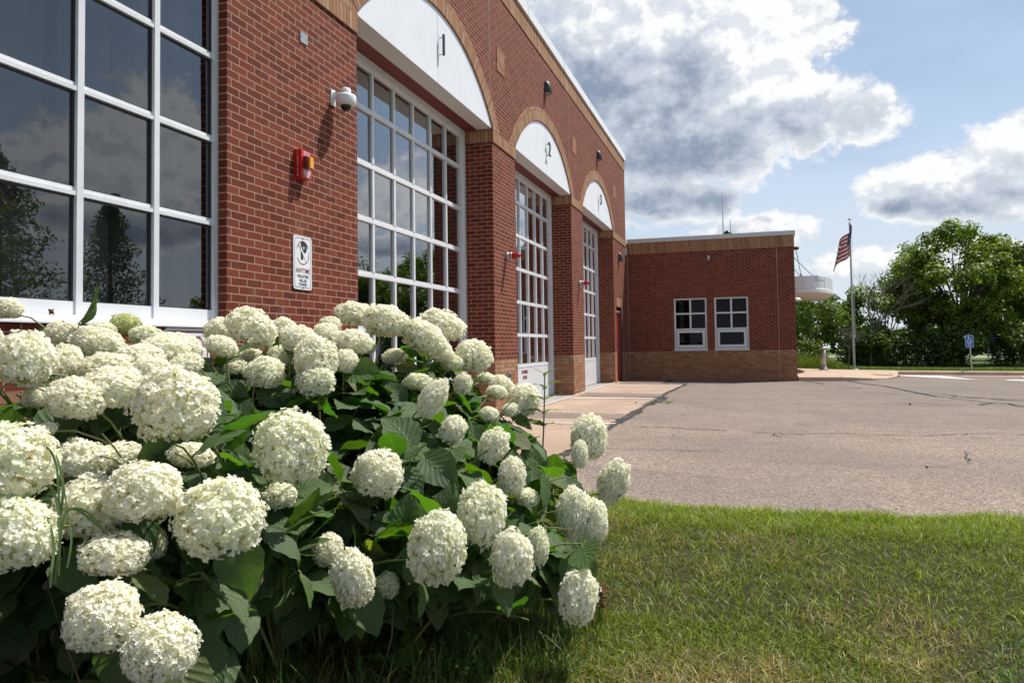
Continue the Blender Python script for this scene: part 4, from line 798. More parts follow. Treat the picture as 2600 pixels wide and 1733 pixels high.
tr = nt.nodes.new('ShaderNodeBsdfTranslucent'); nt.links.new(col, tr.inputs[0]); mx = nt.nodes.new('ShaderNodeMixShader'); mx.inputs[0].default_value = .35; nt.links.new(p.outputs[0], mx.inputs[1]); nt.links.new(tr.outputs[0], mx.inputs[2]); nt.links.new(mx.outputs[0], nt.nodes['Material Output'].inputs[0])
rows = []
for i in range(25):
    s_ = i/24; row = []
    for j in range(15):
        t_ = j/14; fold = math.sin(s_*9+t_*2.2)*.07*(.3+s_); out = s_*(.34+.40*t_)
        row.append((px-.04-out*.86+.30*math.sin(s_*6.3)*(1-t_*.2)*.55, py-.07-fold-.12*math.sin(s_*6.3+.8), 6.10-1.12*t_-.92*s_+.03*math.sin(s_*14)))
    rows.append(row)
mb = MB(); mb.grid(rows, 25, 15); fo = mb.build('flag', fm); tag(fo, 'limp red, white and blue striped flag with a starred corner hanging on the pole', 'flag')
# bollard
bx, by = 6.87, 32.4; bz = gz(bx)+.148
t = thing('bollard', 'grey metal bollard light with a flared foot on the sidewalk', 'bollard', (bx, by, bz))
mb = MB(); mb.lathe([(0, .18), (.098, .18), (.098, .86), (0, .86)], (bx, by, bz), n=20); mb.lathe([(0, 0), (.175, 0), (.175, .03), (.15, .06), (.11, .14), (.098, .18)], (bx, by, bz), n=20); mb.build('post', STEEL, t)
mb = MB(); mb.lathe([(.10, .86), (.125, .89), (.125, .91), (.06, .925), (0, .925)], (bx, by, bz), n=20); mb.build('rim', ALU, t)
mb = MB(); mb.lathe([(.05, .925), (.05, 1.0), (.03, 1.03), (0, 1.035)], (bx, by, bz), n=14); mb.build('cap', STEEL, t)
# accessible parking sign
ax, ay = 12.10, 31.0+1.6; az = gz(ax)+.14; ax += .0
t = thing('parking_sign', 'blue accessible parking sign on a thin grey post before the trees', 'sign', (ax, ay, az))
mb = MB(); mb.tube([(ax+.03, ay, az-.1), (ax, ay, az+.9), (ax-.04, ay, 1.40)], .028, 8); mb.build('post', STEEL, t)
pw, z0, z1 = .135, .90, 1.37; cxs = ax-.03
def xplate(mb, pts, y0, y1, mi=0):
    mb.face([(x, y0, z) for x, z in pts], mi=mi)
    for (a, b), (c, d_) in zip(pts, pts[1:]+pts[:1]): mb.face([(a, y0, b), (a, y1, b), (c, y1, d_), (c, y0, d_)], mi=mi)
rrp = round_rect(cxs-pw, cxs+pw, z0, z1, .03)
mb = MB(); xplate(mb, rrp, ay-.045, ay-.04); mb.build('sign_plate', SIGNB, t)
mb = MB(); rr2 = [(cxs+(x-cxs)*.93, (z0+z1)/2+(z-(z0+z1)/2)*.95) for x, z in rrp]
for i in range(len(rrp)):
    j = (i+1) % len(rrp); mb.face([(rrp[i][0], ay-.046, rrp[i][1]), (rrp[j][0], ay-.046, rrp[j][1]), (rr2[j][0], ay-.046, rr2[j][1]), (rr2[i][0], ay-.046, rr2[i][1])][::-1])
yb_ = ay-.05; zc_ = z1-.18
mb.lathe([(0, 0), (.021, 0), (.021, .004), (0, .004)], (cxs-.03, yb_+.004, zc_+.115), (0, -1, 0), 12)
mb.tube([(cxs-.028, yb_, zc_+.085), (cxs-.02, yb_, zc_+.01), (cxs+.045, yb_, zc_+.005), (cxs+.075, yb_, zc_-.06), (cxs+.10, yb_, zc_-.05)], .012, 6); mb.tube([(cxs-.024, yb_, zc_+.05), (cxs+.035, yb_, zc_+.045)], .009, 6)
mb.tube([(cxs-.01+.06*math.cos(R(a)), yb_, zc_-.03+.06*math.sin(R(a))) for a in range(130, 345, 15)], .010, 6)
for i, (w_, zz_) in enumerate(((.08, .20), (.07, .175), (.10, .15), (.06, .115), (.07, .085), (.05, .055))): mb.box(cxs-w_*.8, cxs+w_*.8, yb_, yb_+.004, z0+zz_-.0, z0+zz_+.009)
mb.build('symbol', SIGNW, t)
# ------------------------------------------------------------------ trees and shrubs
def rand_unit(n):
    v = rng.normal(size=(n, 3)); return v/np.linalg.norm(v, axis=1, keepdims=True)
def leaf_cards(name, C, N, size, cols, mat_, parent, aspect=.62):
    """pointed leaves: centre C, normal N, length size (n,), colour cols (n,3)"""
    n = len(C); a = np.cross(N, rand_unit(n)); a /= np.linalg.norm(a, axis=1, keepdims=True)+1e-9; b = np.cross(N, a); s_ = size[:, None]
    V = np.stack([C-a*s_*.5, C+b*s_*aspect*.5+N*s_*.06, C+a*s_*.5-N*s_*.08, C-b*s_*aspect*.5+N*s_*.06], 1).reshape(-1, 3)
    F = np.arange(4*n).reshape(n, 4); return link(name, mesh_np(name, V, F, mat_, {'tc': np.repeat(cols, 4, 0), 'lc': np.repeat(cols, 4, 0)}), parent)
def tree(name, label, base, H, rx, rz, crown_z, n_clump, per, leaf, col, group=None, trunk_r=.16, clump_r=.75, lean=(0, 0), ry=None, flat=.75):
    base = Vector(base); t = thing(name, label, 'tree' if H > 3 else 'shrub', base, group)
    ry = ry or rx; cc = base + Vector((lean[0], lean[1], crown_z))
    cl = []
    while len(cl) < n_clump:
        u = rand_unit(1)[0]; r = rng.uniform(.45, 1.0)**.6
        p_ = np.array([u[0]*rx*r, u[1]*ry*r, u[2]*rz*r])
        k = 1+.14*math.sin(u[0]*5+base.x)+.10*math.sin(u[1]*7+u[2]*6+base.y); p_ *= k
        cl.append(p_ + np.array(cc))
    cl = np.array(cl)
    mb = MB(); top = cc + Vector((0, 0, -rz*.45)); mid = base.lerp(top, .45) + Vector((rng.uniform(-.2, .2), rng.uniform(-.2, .2), 0))
    mb.tube([base - Vector((0, 0, .2)), base+Vector((0, 0, .15)), mid, top], [trunk_r*1.4, trunk_r*1.05, trunk_r*.8, trunk_r*.4], 9)
    for p_ in cl[::2]:
        f = rng.uniform(.3, .95); s0 = base.lerp(mid, f*2) if f < .5 else mid.lerp(top, (f-.5)*2); e = Vector(p_); m1 = s0.lerp(e, .5)+Vector((0, 0, rng.uniform(.0, .35)))
        mb.tube([s0, m1, e], [trunk_r*.34, trunk_r*.2, trunk_r*.06], 5, cap=False)
    mb.build('trunk', BARK, t)
    n = n_clump*per; idx = np.repeat(np.arange(n_clump), per); cr = rng.uniform(.6, 1.25, n_clump)*clump_r
    off = rand_unit(n)*(rng.uniform(.15, 1, n)**.55)[:, None]*cr[idx][:, None]; off[:, 2] *= flat
    C = cl[idx]+off; nrm = off/np.linalg.norm(off, axis=1, keepdims=True)+np.array([0, 0, .7])+rng.normal(size=(n, 3))*.55; nrm /= np.linalg.norm(nrm, axis=1, keepdims=True)
    tone = rng.uniform(.7, 1.3, n_clump)[idx]*rng.uniform(.75, 1.3, n); yel = rng.random(n)[:, None]
    cols = np.clip(np.array(col)[None]*tone[:, None]*(1+yel*np.array([.5, .25, -.1])*.6), 0, 1)
    leaf_cards('crown', C, nrm, rng.uniform(.6, 1.35, n)*leaf, cols, TLEAF, t)
    return t
gr = (0.100, 0.156, 0.018); dk = (0.055, 0.098, 0.018); md = (0.085, 0.142, 0.019); yl = (0.095, 0.125, 0.02)
BZ = -.1
tree('maple_tree', 'broad green maple tree behind the blue parking sign, tallest of the row', (14.5, 44, BZ), 7.3, 4.0, 2.75, 4.3, 165, 240, .175, gr, 'trees beyond the far kerb', .2, .70)
tree('maple_tree', 'dark green tree at the right edge of the picture, beyond the kerb', (19.9, 46, BZ), 6.8, 3.3, 2.7, 4.0, 110, 230, .18, md, 'trees beyond the far kerb', .18, .85)
tree('leafy_tree', 'small green tree right behind the brick wing, under the canopy', (7.3, 41.0, BZ), 4.6, 1.35, 1.55, 2.5, 26, 170, .15, md, 'trees beyond the far kerb', .09, .6)
tree('leafy_tree', 'low green tree just right of the flagpole, with a loose yellowish top', (11.0, 43.0, BZ), 4.5, 2.1, 1.7, 2.6, 46, 210, .165, gr, 'trees beyond the far kerb', .1, .65)
for i, (x, y, rx, h, lab, c) in enumerate(((9.4, 41.5, 1.1, 1.2, 'dark shrub at the foot of the dead tree', dk), (10.9, 40.5, 1.5, 1.5, 'dark shrub just right of the flagpole', dk), (13.0, 40.5, 1.4, 1.6, 'dark shrub left of the maple trunk', dk), (15.3, 41, 1.6, 1.7, 'dark shrub behind the blue parking sign', dk), (17.6, 41.5, 1.5, 1.5, 'dark shrub between the parking sign and the right edge tree', dk), (19.8, 41, 1.4, 1.1, 'low bright shrub at the far right by the kerb', gr), (6.6, 39.0, 1.0, 1.0, 'leafy shrub behind the brick wing corner', md))):
    tree('shrub', lab, (x, y, BZ), 2, rx, h*.62, h*.6, 16, 210, .17, c, 'shrubs under the trees', .05, .7)
for x, y, H_, lab in ((23.5, 47, 6.8, 'green tree beyond the right edge tree'), (20.0, 55, 8.5, 'dark tree behind the right edge tree, further back'), (25, 50, 7.5, 'green tree out to the right of the parking lot')):
    tree('leafy_tree', lab, (x, y, BZ), H_, 3.2, 3.0, H_*.6, 40, 170, .24, dk, 'trees further back', .2, 1.0)
# dead tree: bare grey branches
def bare_tree(name, label, base, H, spread, seed, depth=5, r0=.10):
    r = random.Random(seed); t = thing(name, label, 'tree', base); mb = MB()
    def grow(p, d, L, rad, k):
        q = p + d*L; m_ = p.lerp(q, .5)+Vector((r.uniform(-1, 1), r.uniform(-1, 1), r.uniform(-.3, .6)))*L*.07
        mb.tube([p, m_, q], [rad, rad*.85, rad*.66], 5 if k < 3 else 3, cap=False)
        if k >= depth: return
        for _ in range(r.choice((2, 3, 3)) if k else 4):
            nd = (d + Vector((r.uniform(-1, 1), r.uniform(-1, 1), r.uniform(-.35, .6)))*spread).normalized(); grow(m_.lerp(q, r.uniform(.3, 1)), nd, L*r.uniform(.58, .85), rad*.6, k+1)
    grow(Vector(base), Vector((.03, 0, 1)), H*.33, r0, 0); mb.build('branches', DEADB, t); return t
bare_tree('dead_tree', 'bare grey dead tree between the flagpole and the maple', (9.75, 40.5, BZ), 5.3, .7, 5, 5, .07)
bare_tree('dead_tree', 'low bare grey brush left of the flagpole, below the canopy', (8.7, 40, BZ), 2.6, .9, 9, 5, .05)
# trees across the lot that the windows mirror
for i, (x, y, H_, lab) in enumerate(((24, 21, 10, 'spruce tree across the lot, nearer of the three'), (29, 26, 12, 'spruce tree across the lot, middle of the three'), (31, 35, 11, 'spruce tree across the lot, furthest of the three'))):
    t = thing('spruce_tree', lab, 'tree', (x, y, gz(x)-.1), 'spruces across the lot'); b0 = Vector((x, y, gz(x)))
    mb = MB(); mb.tube([b0-Vector((0, 0, .3)), b0+Vector((0, 0, H_))], [.22, .02], 8); mb.build('trunk', BARK, t)
    n = 7000; hh = rng.uniform(.08, 1, n)**.8; ang = rng.choice(np.arange(0, 2*np.pi, .42), n)+hh*37+rng.normal(0, .09, n); rad = (1.04-hh)*H_*.40*rng.uniform(.1, 1, n)**.8*(1+.30*np.sin(hh*47+np.floor(ang*2)))
    C = np.stack([x+rad*np.cos(ang), y+rad*np.sin(ang), b0.z+hh*H_-rad*.25], 1); nr = rand_unit(n)+np.array([0, 0, .8]); nr /= np.linalg.norm(nr, axis=1, keepdims=True)
    leaf_cards('crown', C, nr, rng.uniform(.18, .4, n), np.array([[.10, .12, .05]])*rng.uniform(.6, 1.4, n)[:, None], TLEAF, t, .35)
for x, y, H_, lab in ((28, 44, 8, 'round green tree on the far side of the lot, near the spruces'), (22, 38, 6.5, 'smaller round green tree on the far side of the lot')):
    tree('leafy_tree', lab, (x, y, -.3), H_, 3.2, 2.8, H_*.6, 34, 150, .25, gr, 'trees across the lot', .2, 1.0)
n = 16000; X_ = rng.uniform(-25, 75, n); hh = 3.6+1.4*np.sin(X_*.23)+1.1*np.sin(X_*.61+1)+.6*np.sin(X_*1.7); C = np.column_stack([X_, 76+rng.uniform(0, 5, n), rng.random(n)**.75*hh]); nr = rand_unit(n)+np.array([0, -.4, .8]); nr /= np.linalg.norm(nr, axis=1, keepdims=True)
tag(leaf_cards('distant_woods', C, nr, rng.uniform(.5, .95, n), np.array([[.05, .085, .02]])*rng.uniform(.6, 1.4, n)[:, None], TLEAF, None), kind='stuff')
# blue awning glimpsed through the branches
t = thing('pop_up_tent', 'blue fabric tent roof glimpsed through the trees beyond the parking sign', 'tent', (18.2, 56, BZ))
mb = MB(); ap = (18.2, 56, 1.95); cs = [(17.1, 54.9, 1.3), (19.3, 54.9, 1.3), (19.3, 57.1, 1.3), (17.1, 57.1, 1.3)]
for i in range(4): mb.face([cs[i], cs[(i+1) % 4], ap]); mb.face([(cs[i][0], cs[i][1], 1.1), (cs[(i+1) % 4][0], cs[(i+1) % 4][1], 1.1), cs[(i+1) % 4], cs[i]])
mb.build('roof', mat('blue tent fabric', (.02, .10, .55), .6), t)
for c in cs: mb = MB(); mb.tube([(c[0], c[1], BZ), c], .03, 6); mb.build('leg', STEEL, t)
# tall weeds and grass between the sidewalk and the trees
def grass_patch(n, xy, hgt, wid, colf, base_z, lean=.35, segs=3, droop=.5):
    """numpy blades: xy (n,2); returns V,F,col"""
    ang = rng.uniform(0, 2*np.pi, n); d = np.stack([np.cos(ang), np.sin(ang), np.zeros(n)], 1); side = np.stack([-np.sin(ang), np.cos(ang), np.zeros(n)], 1)
    fa = rng.uniform(0, 2*np.pi, n); side = np.stack([np.cos(fa), np.sin(fa), np.zeros(n)], 1)
    P0 = np.column_stack([xy, base_z]); L = np.abs(rng.normal(lean, lean*.6, n))
    rows = []
    for k in range(segs+1):
        u = k/segs; cen = P0 + np.array([0, 0, 1.0])*(hgt*(u-droop*L*u*u*.6))[:, None] + d*(hgt*L*u**1.7)[:, None]; w = (wid*(1-u)**.7 if k < segs else wid*0.02)*.5
        w = np.broadcast_to(w, (n,)); rows += [cen-side*w[:, None], cen+side*w[:, None]]
    V = np.stack(rows, 1).reshape(-1, 3); m_ = 2*(segs+1); b = (np.arange(n)*m_)[:, None]
    F = np.concatenate([b+np.array([[2*k, 2*k+1, 2*k+3, 2*k+2]]) for k in range(segs)], 0)
    return V, F, np.repeat(colf, m_, 0)
def vnoise(xy, sc_, seed=0):
    return np.array([mnoise.noise(Vector((a*sc_+seed*7.3, b*sc_-seed*3.1, seed))) for a, b in xy])
n = 5200; xy = np.column_stack([rng.uniform(5.55, 8.9, n), rng.uniform(33.2, 38.5, n)]); xy = xy[(xy[:, 1] > 40.4-xy[:, 0]*.93) & (xy[:, 0] < 8.1+.0*xy[:, 1])]; n = len(xy)
hh = rng.uniform(.25, .8, n)*np.clip((8.6-xy[:, 0])/1.6, .3, 1); c = np.array([[.10, .15, .025]])*rng.uniform(.6, 1.3, n)[:, None]*np.array([[1, 1, 1]]); c[rng.random(n) < .15] = (.22, .2, .06)
V, F, cc = grass_patch(n, xy, hh, np.full(n, .018), c, gz(xy[:, 0])+.1); tag(link('tall_weeds', mesh_np('tall_weeds', V, F, GRASS, {'gc': cc})), kind='stuff')
n = 9000; xy = np.column_stack([rng.uniform(7.4, 24, n), 32.9+rng.uniform(0, 1, n)**1.5*4]); xy = xy[xy[:, 1] > 40.0-xy[:, 0]*.86]; n = len(xy)
c = np.array([[.085, .13, .018]])*rng.uniform(.6, 1.4, n)[:, None]; V, F, cc = grass_patch(n, xy, rng.uniform(.05, .14, n), np.full(n, .016), c, gz(xy[:, 0])+.11); tag(link('kerb_grass', mesh_np('kerb_grass', V, F, GRASS, {'gc': cc})), kind='stuff')

# ------------------------------------------------------------------ lawn blades
def edge_y(x):
    xs_ = [p[0] for p in LAWN_EDGE]; ys_ = [p[1] for p in LAWN_EDGE]; return np.interp(x, xs_, ys_)
def lawn_cloud(n, x0, x1, y0, y1):
    xy = np.column_stack([rng.uniform(x0, x1, n), rng.uniform(y0, y1, n)]); return xy[xy[:, 1] < edge_y(xy[:, 0])+.03*np.sin(xy[:, 0]*7.1)+.025*np.sin(xy[:, 0]*17.3+1)+rng.normal(0, .03, len(xy))-.02]
xy = np.vstack([lawn_cloud(105000, 1.6, 6.6, 1.7, 6.2), lawn_cloud(26000, 2.2, 4.6, 1.9, 3.4), lawn_cloud(30000, 2.4, 6.4, 5.1, 6.2), lawn_cloud(16000, -.0, 1.8, .2, 6.5), lawn_cloud(14000, 6.6, 10.5, .3, 7.3)])
MUL = np.array([2.44, 2.62])
inm = ((xy[:, 0]-MUL[0])/.42)**2+((xy[:, 1]-MUL[1])/.33)**2; xy = xy[(inm > 1) | (rng.random(len(xy)) < .06)]; n = len(xy)
n1 = vnoise(xy, 1.1, 1); n2 = vnoise(xy, 3.3, 2); n3 = vnoise(xy, .55, 3)
near_edge = np.clip(1-(edge_y(xy[:, 0])-xy[:, 1])/.9, 0, 1)
dry = .08+.7*n1+.55*n2-.55*near_edge+.28*np.clip((2.9-xy[:, 1])/1, 0, 1)-.5*np.clip((xy[:, 0]-4.6)/1.2, 0, 1)*(n3 > -.2)
for dx, dy, dr in ((4.55, 3.3, .32), (4.05, 2.55, .55), (3.2, 2.2, .4)): dry += .62*np.exp(-((xy[:, 0]-dx)**2+(xy[:, 1]-dy)**2)/dr**2)
isdry = rng.random(n) < np.clip(dry, .06, .92)
g = np.array([[.118, .188, .023]])*(1+.60*near_edge[:, None])*rng.uniform(.4, 1.6, n)[:, None]; g[:, 0] *= 1+.5*rng.random(n); blue = (n3 > .18) & (xy[:, 1] < 3.6); g[blue] *= np.array([.75, 1.0, 2.1]); g[rng.random(n) < .10] *= 1.8
dcol = np.array([[.31, .255, .12]])*rng.uniform(.4, 1.7, n)[:, None]; c = np.where(isdry[:, None], dcol, g)
hgt = rng.uniform(.022, .066, n)*(1+.22*near_edge+.55*n2+.3*n1)*np.where(isdry, .85, 1)
V, F, cc = grass_patch(n, xy, np.clip(hgt, .015, .15), rng.uniform(.0030, .0066, n), c, gz(xy[:, 0]), 1.0)
nk = 500; kx = rng.uniform(2.6, 8, nk); ky = edge_y(kx)+np.abs(rng.normal(0, .16, nk)); kc = np.array([[.30, .25, .13]])*rng.uniform(.5, 1.3, nk)[:, None]
V2, F2, c2_ = grass_patch(nk, np.column_stack([kx, ky]), np.full(nk, .012), np.full(nk, .004), kc, gz(kx)-.008, 2.5, 3); F = np.concatenate([F, F2+len(V)]); V = np.concatenate([V, V2]); cc = np.concatenate([cc, c2_])
tag(link('lawn_grass', mesh_np('lawn_grass', V, F, GRASS, {'gc': cc})), kind='stuff')
sheet('mulch_bed', [(MUL[0]+(.46+.05*math.sin(5*a))*math.cos(a), MUL[1]+(.36+.04*math.cos(4*a))*math.sin(a)) for a in [2*math.pi*i/28 for i in range(28)]], .006, MULCH)
sheet('bush_soil', [(2.0+1.35*math.cos(a), 3.0+1.5*math.sin(a)) for a in [2*math.pi*i/32 for i in range(32)]], .003, SOIL)

# ------------------------------------------------------------------ hydrangea bush
HEADS=[(1.64,1.917,1.142,0.093,0.099,0,0),(1.562,2.145,1.113,0.065,0.083,0,0),(1.088,2.557,1.251,0.069,0.056,0,0),(1.385,2.463,1.201,0.107,0.066,-10,0),(1.055,2.798,1.268,0.061,0.042,0,2),(1.066,2.926,1.297,0.077,0.06,0,1),(1.254,2.861,1.243,0.076,0.045,0,2),(1.564,2.709,1.19,0.108,0.057,-8,0),(1.742,2.451,1.166,0.091,0.059,-8,0),(1.739,2.325,1.14,0.089,0.053,-5,0),(1.713,2.193,1.099,0.096,0.062,-5,0),(1.921,2.009,1.041,0.101,0.07,-8,0),(1.866,2.241,1.089,0.071,0.054,0,0),(1.896,2.376,1.11,0.07,0.039,12,0),(1.904,1.879,1.012,0.087,0.071,0,0),(2.342,1.828,1.003,0.12,0.114,0,0),(0.806,2.527,1.364,0.058,0.051,0,0),(1.89,1.779,0.929,0.038,0.018,15,0),(2.156,1.46,0.885,0.107,0.096,0,2),(2.255,1.39,0.72,0.092,0.087,0,2),(1.961,1.842,0.822,0.084,0.073,0,0),(2.232,1.63,0.735,0.091,0.093,0,0),(2.411,1.635,0.787,0.094,0.083,0,0),(1.982,1.974,0.828,0.084,0.039,0,0),(2.211,2.046,0.827,0.07,0.036,-8,0),(2.405,1.543,0.644,0.081,0.058,0,0),(2.332,1.762,0.614,0.03,0.051,0,0),(2.597,1.71,0.711,0.115,0.106,0,2),(2.517,1.398,0.549,0.081,0.079,0,0),(2.645,1.441,0.473,0.079,0.078,0,0),(1.767,2.958,1.267,0.117,0.091,-20,0),(1.55,3.016,1.258,0.072,0.066,0,0),(1.772,3.211,1.272,0.059,0.051,-20,0),(2.047,2.922,1.207,0.088,0.064,-12,0),(2.216,2.79,1.122,0.09,0.1,0,0),(2.246,2.74,1.029,0.079,0.067,0,2),(2.246,2.98,1.105,0.053,0.058,-20,0),(2.033,3.168,1.231,0.068,0.059,-10,0),(1.957,3.331,1.282,0.056,0.046,0,0),(2.214,3.101,1.194,0.09,0.06,-8,0),(1.984,3.526,1.347,0.098,0.065,-5,0),(2.195,3.468,1.302,0.119,0.085,-5,0),(2.044,2.675,1.071,0.08,0.067,0,2),(1.894,3.003,1.131,0.06,0.051,0,2),(1.792,2.718,1.18,0.068,0.048,-10,0),(2.284,3.999,1.295,0.134,0.089,-22,0),(2.361,3.586,1.213,0.125,0.084,-25,0),(2.371,3.782,1.135,0.069,0.056,-20,0),(2.499,3.948,1.11,0.104,0.095,-28,0),(2.418,3.836,1.076,0.069,0.045,0,2),(2.523,3.71,0.968,0.048,0.062,-20,0),(2.634,3.054,0.938,0.054,0.104,-38,0),(2.45,3.309,1.002,0.068,0.038,-10,2),(2.546,4.285,0.936,0.078,0.057,-15,0),(2.579,4.108,0.9,0.061,0.043,-10,0),(2.728,4.157,0.857,0.093,0.095,-28,0),(2.438,4.313,0.973,0.053,0.036,0,0),(2.654,3.758,0.806,0.05,0.042,-10,0),(2.716,3.086,0.798,0.057,0.068,-35,0),(2.689,4.021,0.807,0.049,0.04,0,0),(2.886,3.142,0.726,0.064,0.085,-28,0),(2.997,3.052,0.614,0.058,0.085,-10,0),(3.045,3.108,0.516,0.052,0.039,-15,2),(3.149,3.919,0.675,0.096,0.127,-22,0),(3.14,3.733,0.61,0.042,0.076,-10,0),(3.314,3.713,0.484,0.074,0.125,-15,0),(3.214,3.269,0.422,0.075,0.12,-5,0),(3.3,3.287,0.389,0.059,0.101,0,0),(3.028,2.583,0.552,0.087,0.119,-8,2),(2.977,2.29,0.508,0.095,0.121,-12,2),(3.179,2.468,0.44,0.071,0.102,-12,0),(3.18,2.787,0.395,0.041,0.078,0,2),(3.348,2.731,0.24,0.071,0.107,-3,0),(2.726,2.185,0.419,0.069,0.097,4,0),(2.54,2.342,0.458,0.054,0.059,0,0),(2.726,2.425,0.326,0.043,0.046,0,2),(2.596,2.039,0.856,0.113,0.114,0,2),(2.462,2.172,0.676,0.055,0.043,0,2),(2.622,2.557,0.693,0.095,0.093,-10,0),(2.179,3.596,1.119,0.062,0.042,0,2),(1.691,3.066,1.133,0.057,0.038,0,0),(2.099,3.443,1.173,0.05,0.04,0,2),(1.555,2.033,1.005,0.042,0.042,0,0),(1.83,2.177,1.067,0.064,0.043,0,0),(1.779,2.834,1.091,0.053,0.035,0,2)]

def floret_mesh(seed, N, jitter=.05, size=.102, col_a=(.95, .945, .90), col_b=(.89, .87, .63), greenish=0.0):
    r = np.random.default_rng(seed); k = np.arange(N)+.5
    cosT = 1-1.86*k/N; ph = k*2.399963+r.normal(0, .12, N); cosT = np.clip(cosT+r.normal(0, .02, N), -1, 1); sn = np.sqrt(1-cosT**2)
    U = np.stack([sn*np.cos(ph), sn*np.sin(ph), cosT], 1)
    lump = np.array([mnoise.noise(Vector(u*1.9)+Vector((seed, 0, 0))) for u in U])
    rad = 1+.16*lump+r.normal(0, jitter, N); C = U*rad[:, None]
    nrm = U+r.normal(0, .36, (N, 3))+np.array([0, 0, .16]); nrm /= np.linalg.norm(nrm, axis=1, keepdims=True)
    a = np.cross(nrm, r.normal(size=(N, 3))); a /= np.linalg.norm(a, axis=1, keepdims=True); b = np.cross(nrm, a)
    sz = size*r.uniform(.72, 1.25, N); VV = []; FF = []; CC = []
    shade = r.random(N); base = 0
    colr = np.array(col_a)[None]*(1-shade[:, None]**1.6*.75)+np.array(col_b)[None]*(shade[:, None]**1.6*.75)
    brown = r.random(N) < .012; colr[brown] = (.42, .33, .17)
    for q in range(4):
        th = q*np.pi/2+r.normal(0, .14, N); d = a*np.cos(th)[:, None]+b*np.sin(th)[:, None]; e = -a*np.sin(th)[:, None]+b*np.cos(th)[:, None]
        up_ = r.normal(.10, .16, N); pts = []
        for (ur, ue, uz) in ((.04, -.05, 0), (.04, .05, 0), (.42, -.40, .10), (.46, 0, .0), (.42, .40, .10), (.86, -.40, .12), (1.0, 0, .06), (.86, .40, .12)):
            pts.append(C+sz[:, None]*(d*ur+e*ue+nrm*(uz+up_*ur*ur*1.4+.08)[:, None]))
        Vq = np.stack(pts, 1).reshape(-1, 3); o = (np.arange(N)*8)[:, None]+base
        FF += [o+np.array([[0, 3, 2, 2]]), o+np.array([[0, 1, 4, 3]]), o+np.array([[2, 3, 6, 5]]), o+np.array([[3, 4, 7, 6]])]
        VV.append(Vq); CC.append(np.repeat(colr*r.uniform(.93, 1.05, N)[:, None], 8, 0)); base += 8*N
    V = np.concatenate(VV); F = np.concatenate(FF); CL = np.concatenate(CC)
    F[:, 3] = np.where(F[:, 3] == F[:, 2], F[:, 2], F[:, 3])
    # split triangles out of degenerate quads: turn them into thin quads
    tri = F[:, 2] == F[:, 3]; F[tri, 3] = F[tri, 0]
    quad = F[~tri]; tris = F[tri][:, :3]
    me = bpy.data.meshes.new('flower_head'); 
    # core sphere
    cs_ = []; cf = []; nu, nv = 7, 12
    for i in range(nu+1):
        for j in range(nv): t_ = math.pi*i/nu; cs_.append((.83*math.sin(t_)*math.cos(2*math.pi*j/nv), .83*math.sin(t_)*math.sin(2*math.pi*j/nv), .83*math.cos(t_)))
    o = len(V)
    for i in range(nu):
        for j in range(nv): cf.append((o+i*nv+j, o+(i+1)*nv+j, o+(i+1)*nv+(j+1) % nv, o+i*nv+(j+1) % nv))
    V = np.concatenate([V, np.array(cs_)]); CL = np.concatenate([CL, np.full((len(cs_), 3), .2)]); quad = np.concatenate([quad, np.array(cf)])
    nq, ntri = len(quad), len(tris); me.vertices.add(len(V)); me.vertices.foreach_set('co', V.astype(np.float32).ravel())
    loops = np.concatenate([quad.ravel(), tris.ravel()]).astype(np.int32); me.loops.add(len(loops)); me.loops.foreach_set('vertex_index', loops)
    me.polygons.add(nq+ntri); ls = np.concatenate([np.arange(nq)*4, nq*4+np.arange(ntri)*3]).astype(np.int32); me.polygons.foreach_set('loop_start', ls); me.polygons.foreach_set('loop_total', np.concatenate([np.full(nq, 4), np.full(ntri, 3)]).astype(np.int32))
    at = me.color_attributes.new('fc', 'FLOAT_COLOR', 'POINT'); at.data.foreach_set('color', np.hstack([CL, np.ones((len(CL), 1))]).astype(np.float32).ravel())
    me.materials.append(PETAL); me.materials.append(CORE); mi = np.zeros(nq+ntri, np.int32); mi[nq-len(cf):nq] = 1; me.polygons.foreach_set('material_index', mi); me.update(calc_edges=True); me.validate()
    me.polygons.foreach_set('use_smooth', np.ones(nq+ntri, bool)); return me
HM = {0: [floret_mesh(s, 1080) for s in range(5)], 2: [floret_mesh(20+s, 1000, .06, .105, (.93, .935, .86), (.84, .84, .58)) for s in range(3)], 1: [floret_mesh(40, 1000, .04, .08, (.70, .72, .40), (.48, .53, .17))]}
bush = thing('hydrangea_bush', 'big hydrangea bush in full bloom with round white flower heads, in front of the window', 'bush', (2.1, 2.9, 0))
HEADS += [(1.62, 1.52, 1.02, .10, .09, 0, 0), (1.78, 1.28, .78, .11, .10, 0, 0), (1.66, 1.36, .45, .10, .10, 0, 0), (1.30, 1.85, 1.16, .10, .08, 0, 0), (1.05, 2.2, 1.22, .09, .07, 0, 0), (1.25, 1.4, .9, .10, .09, 0, 0), (1.95, 1.45, .30, .10, .10, 0, 0)]
HEADS = [h for h in HEADS if max(h[3], h[4]) > .0335]
HC = np.array([h[:3] for h in HEADS]); HRr = np.array([max(h[3], h[4]) for h in HEADS])
r = random.Random(11)
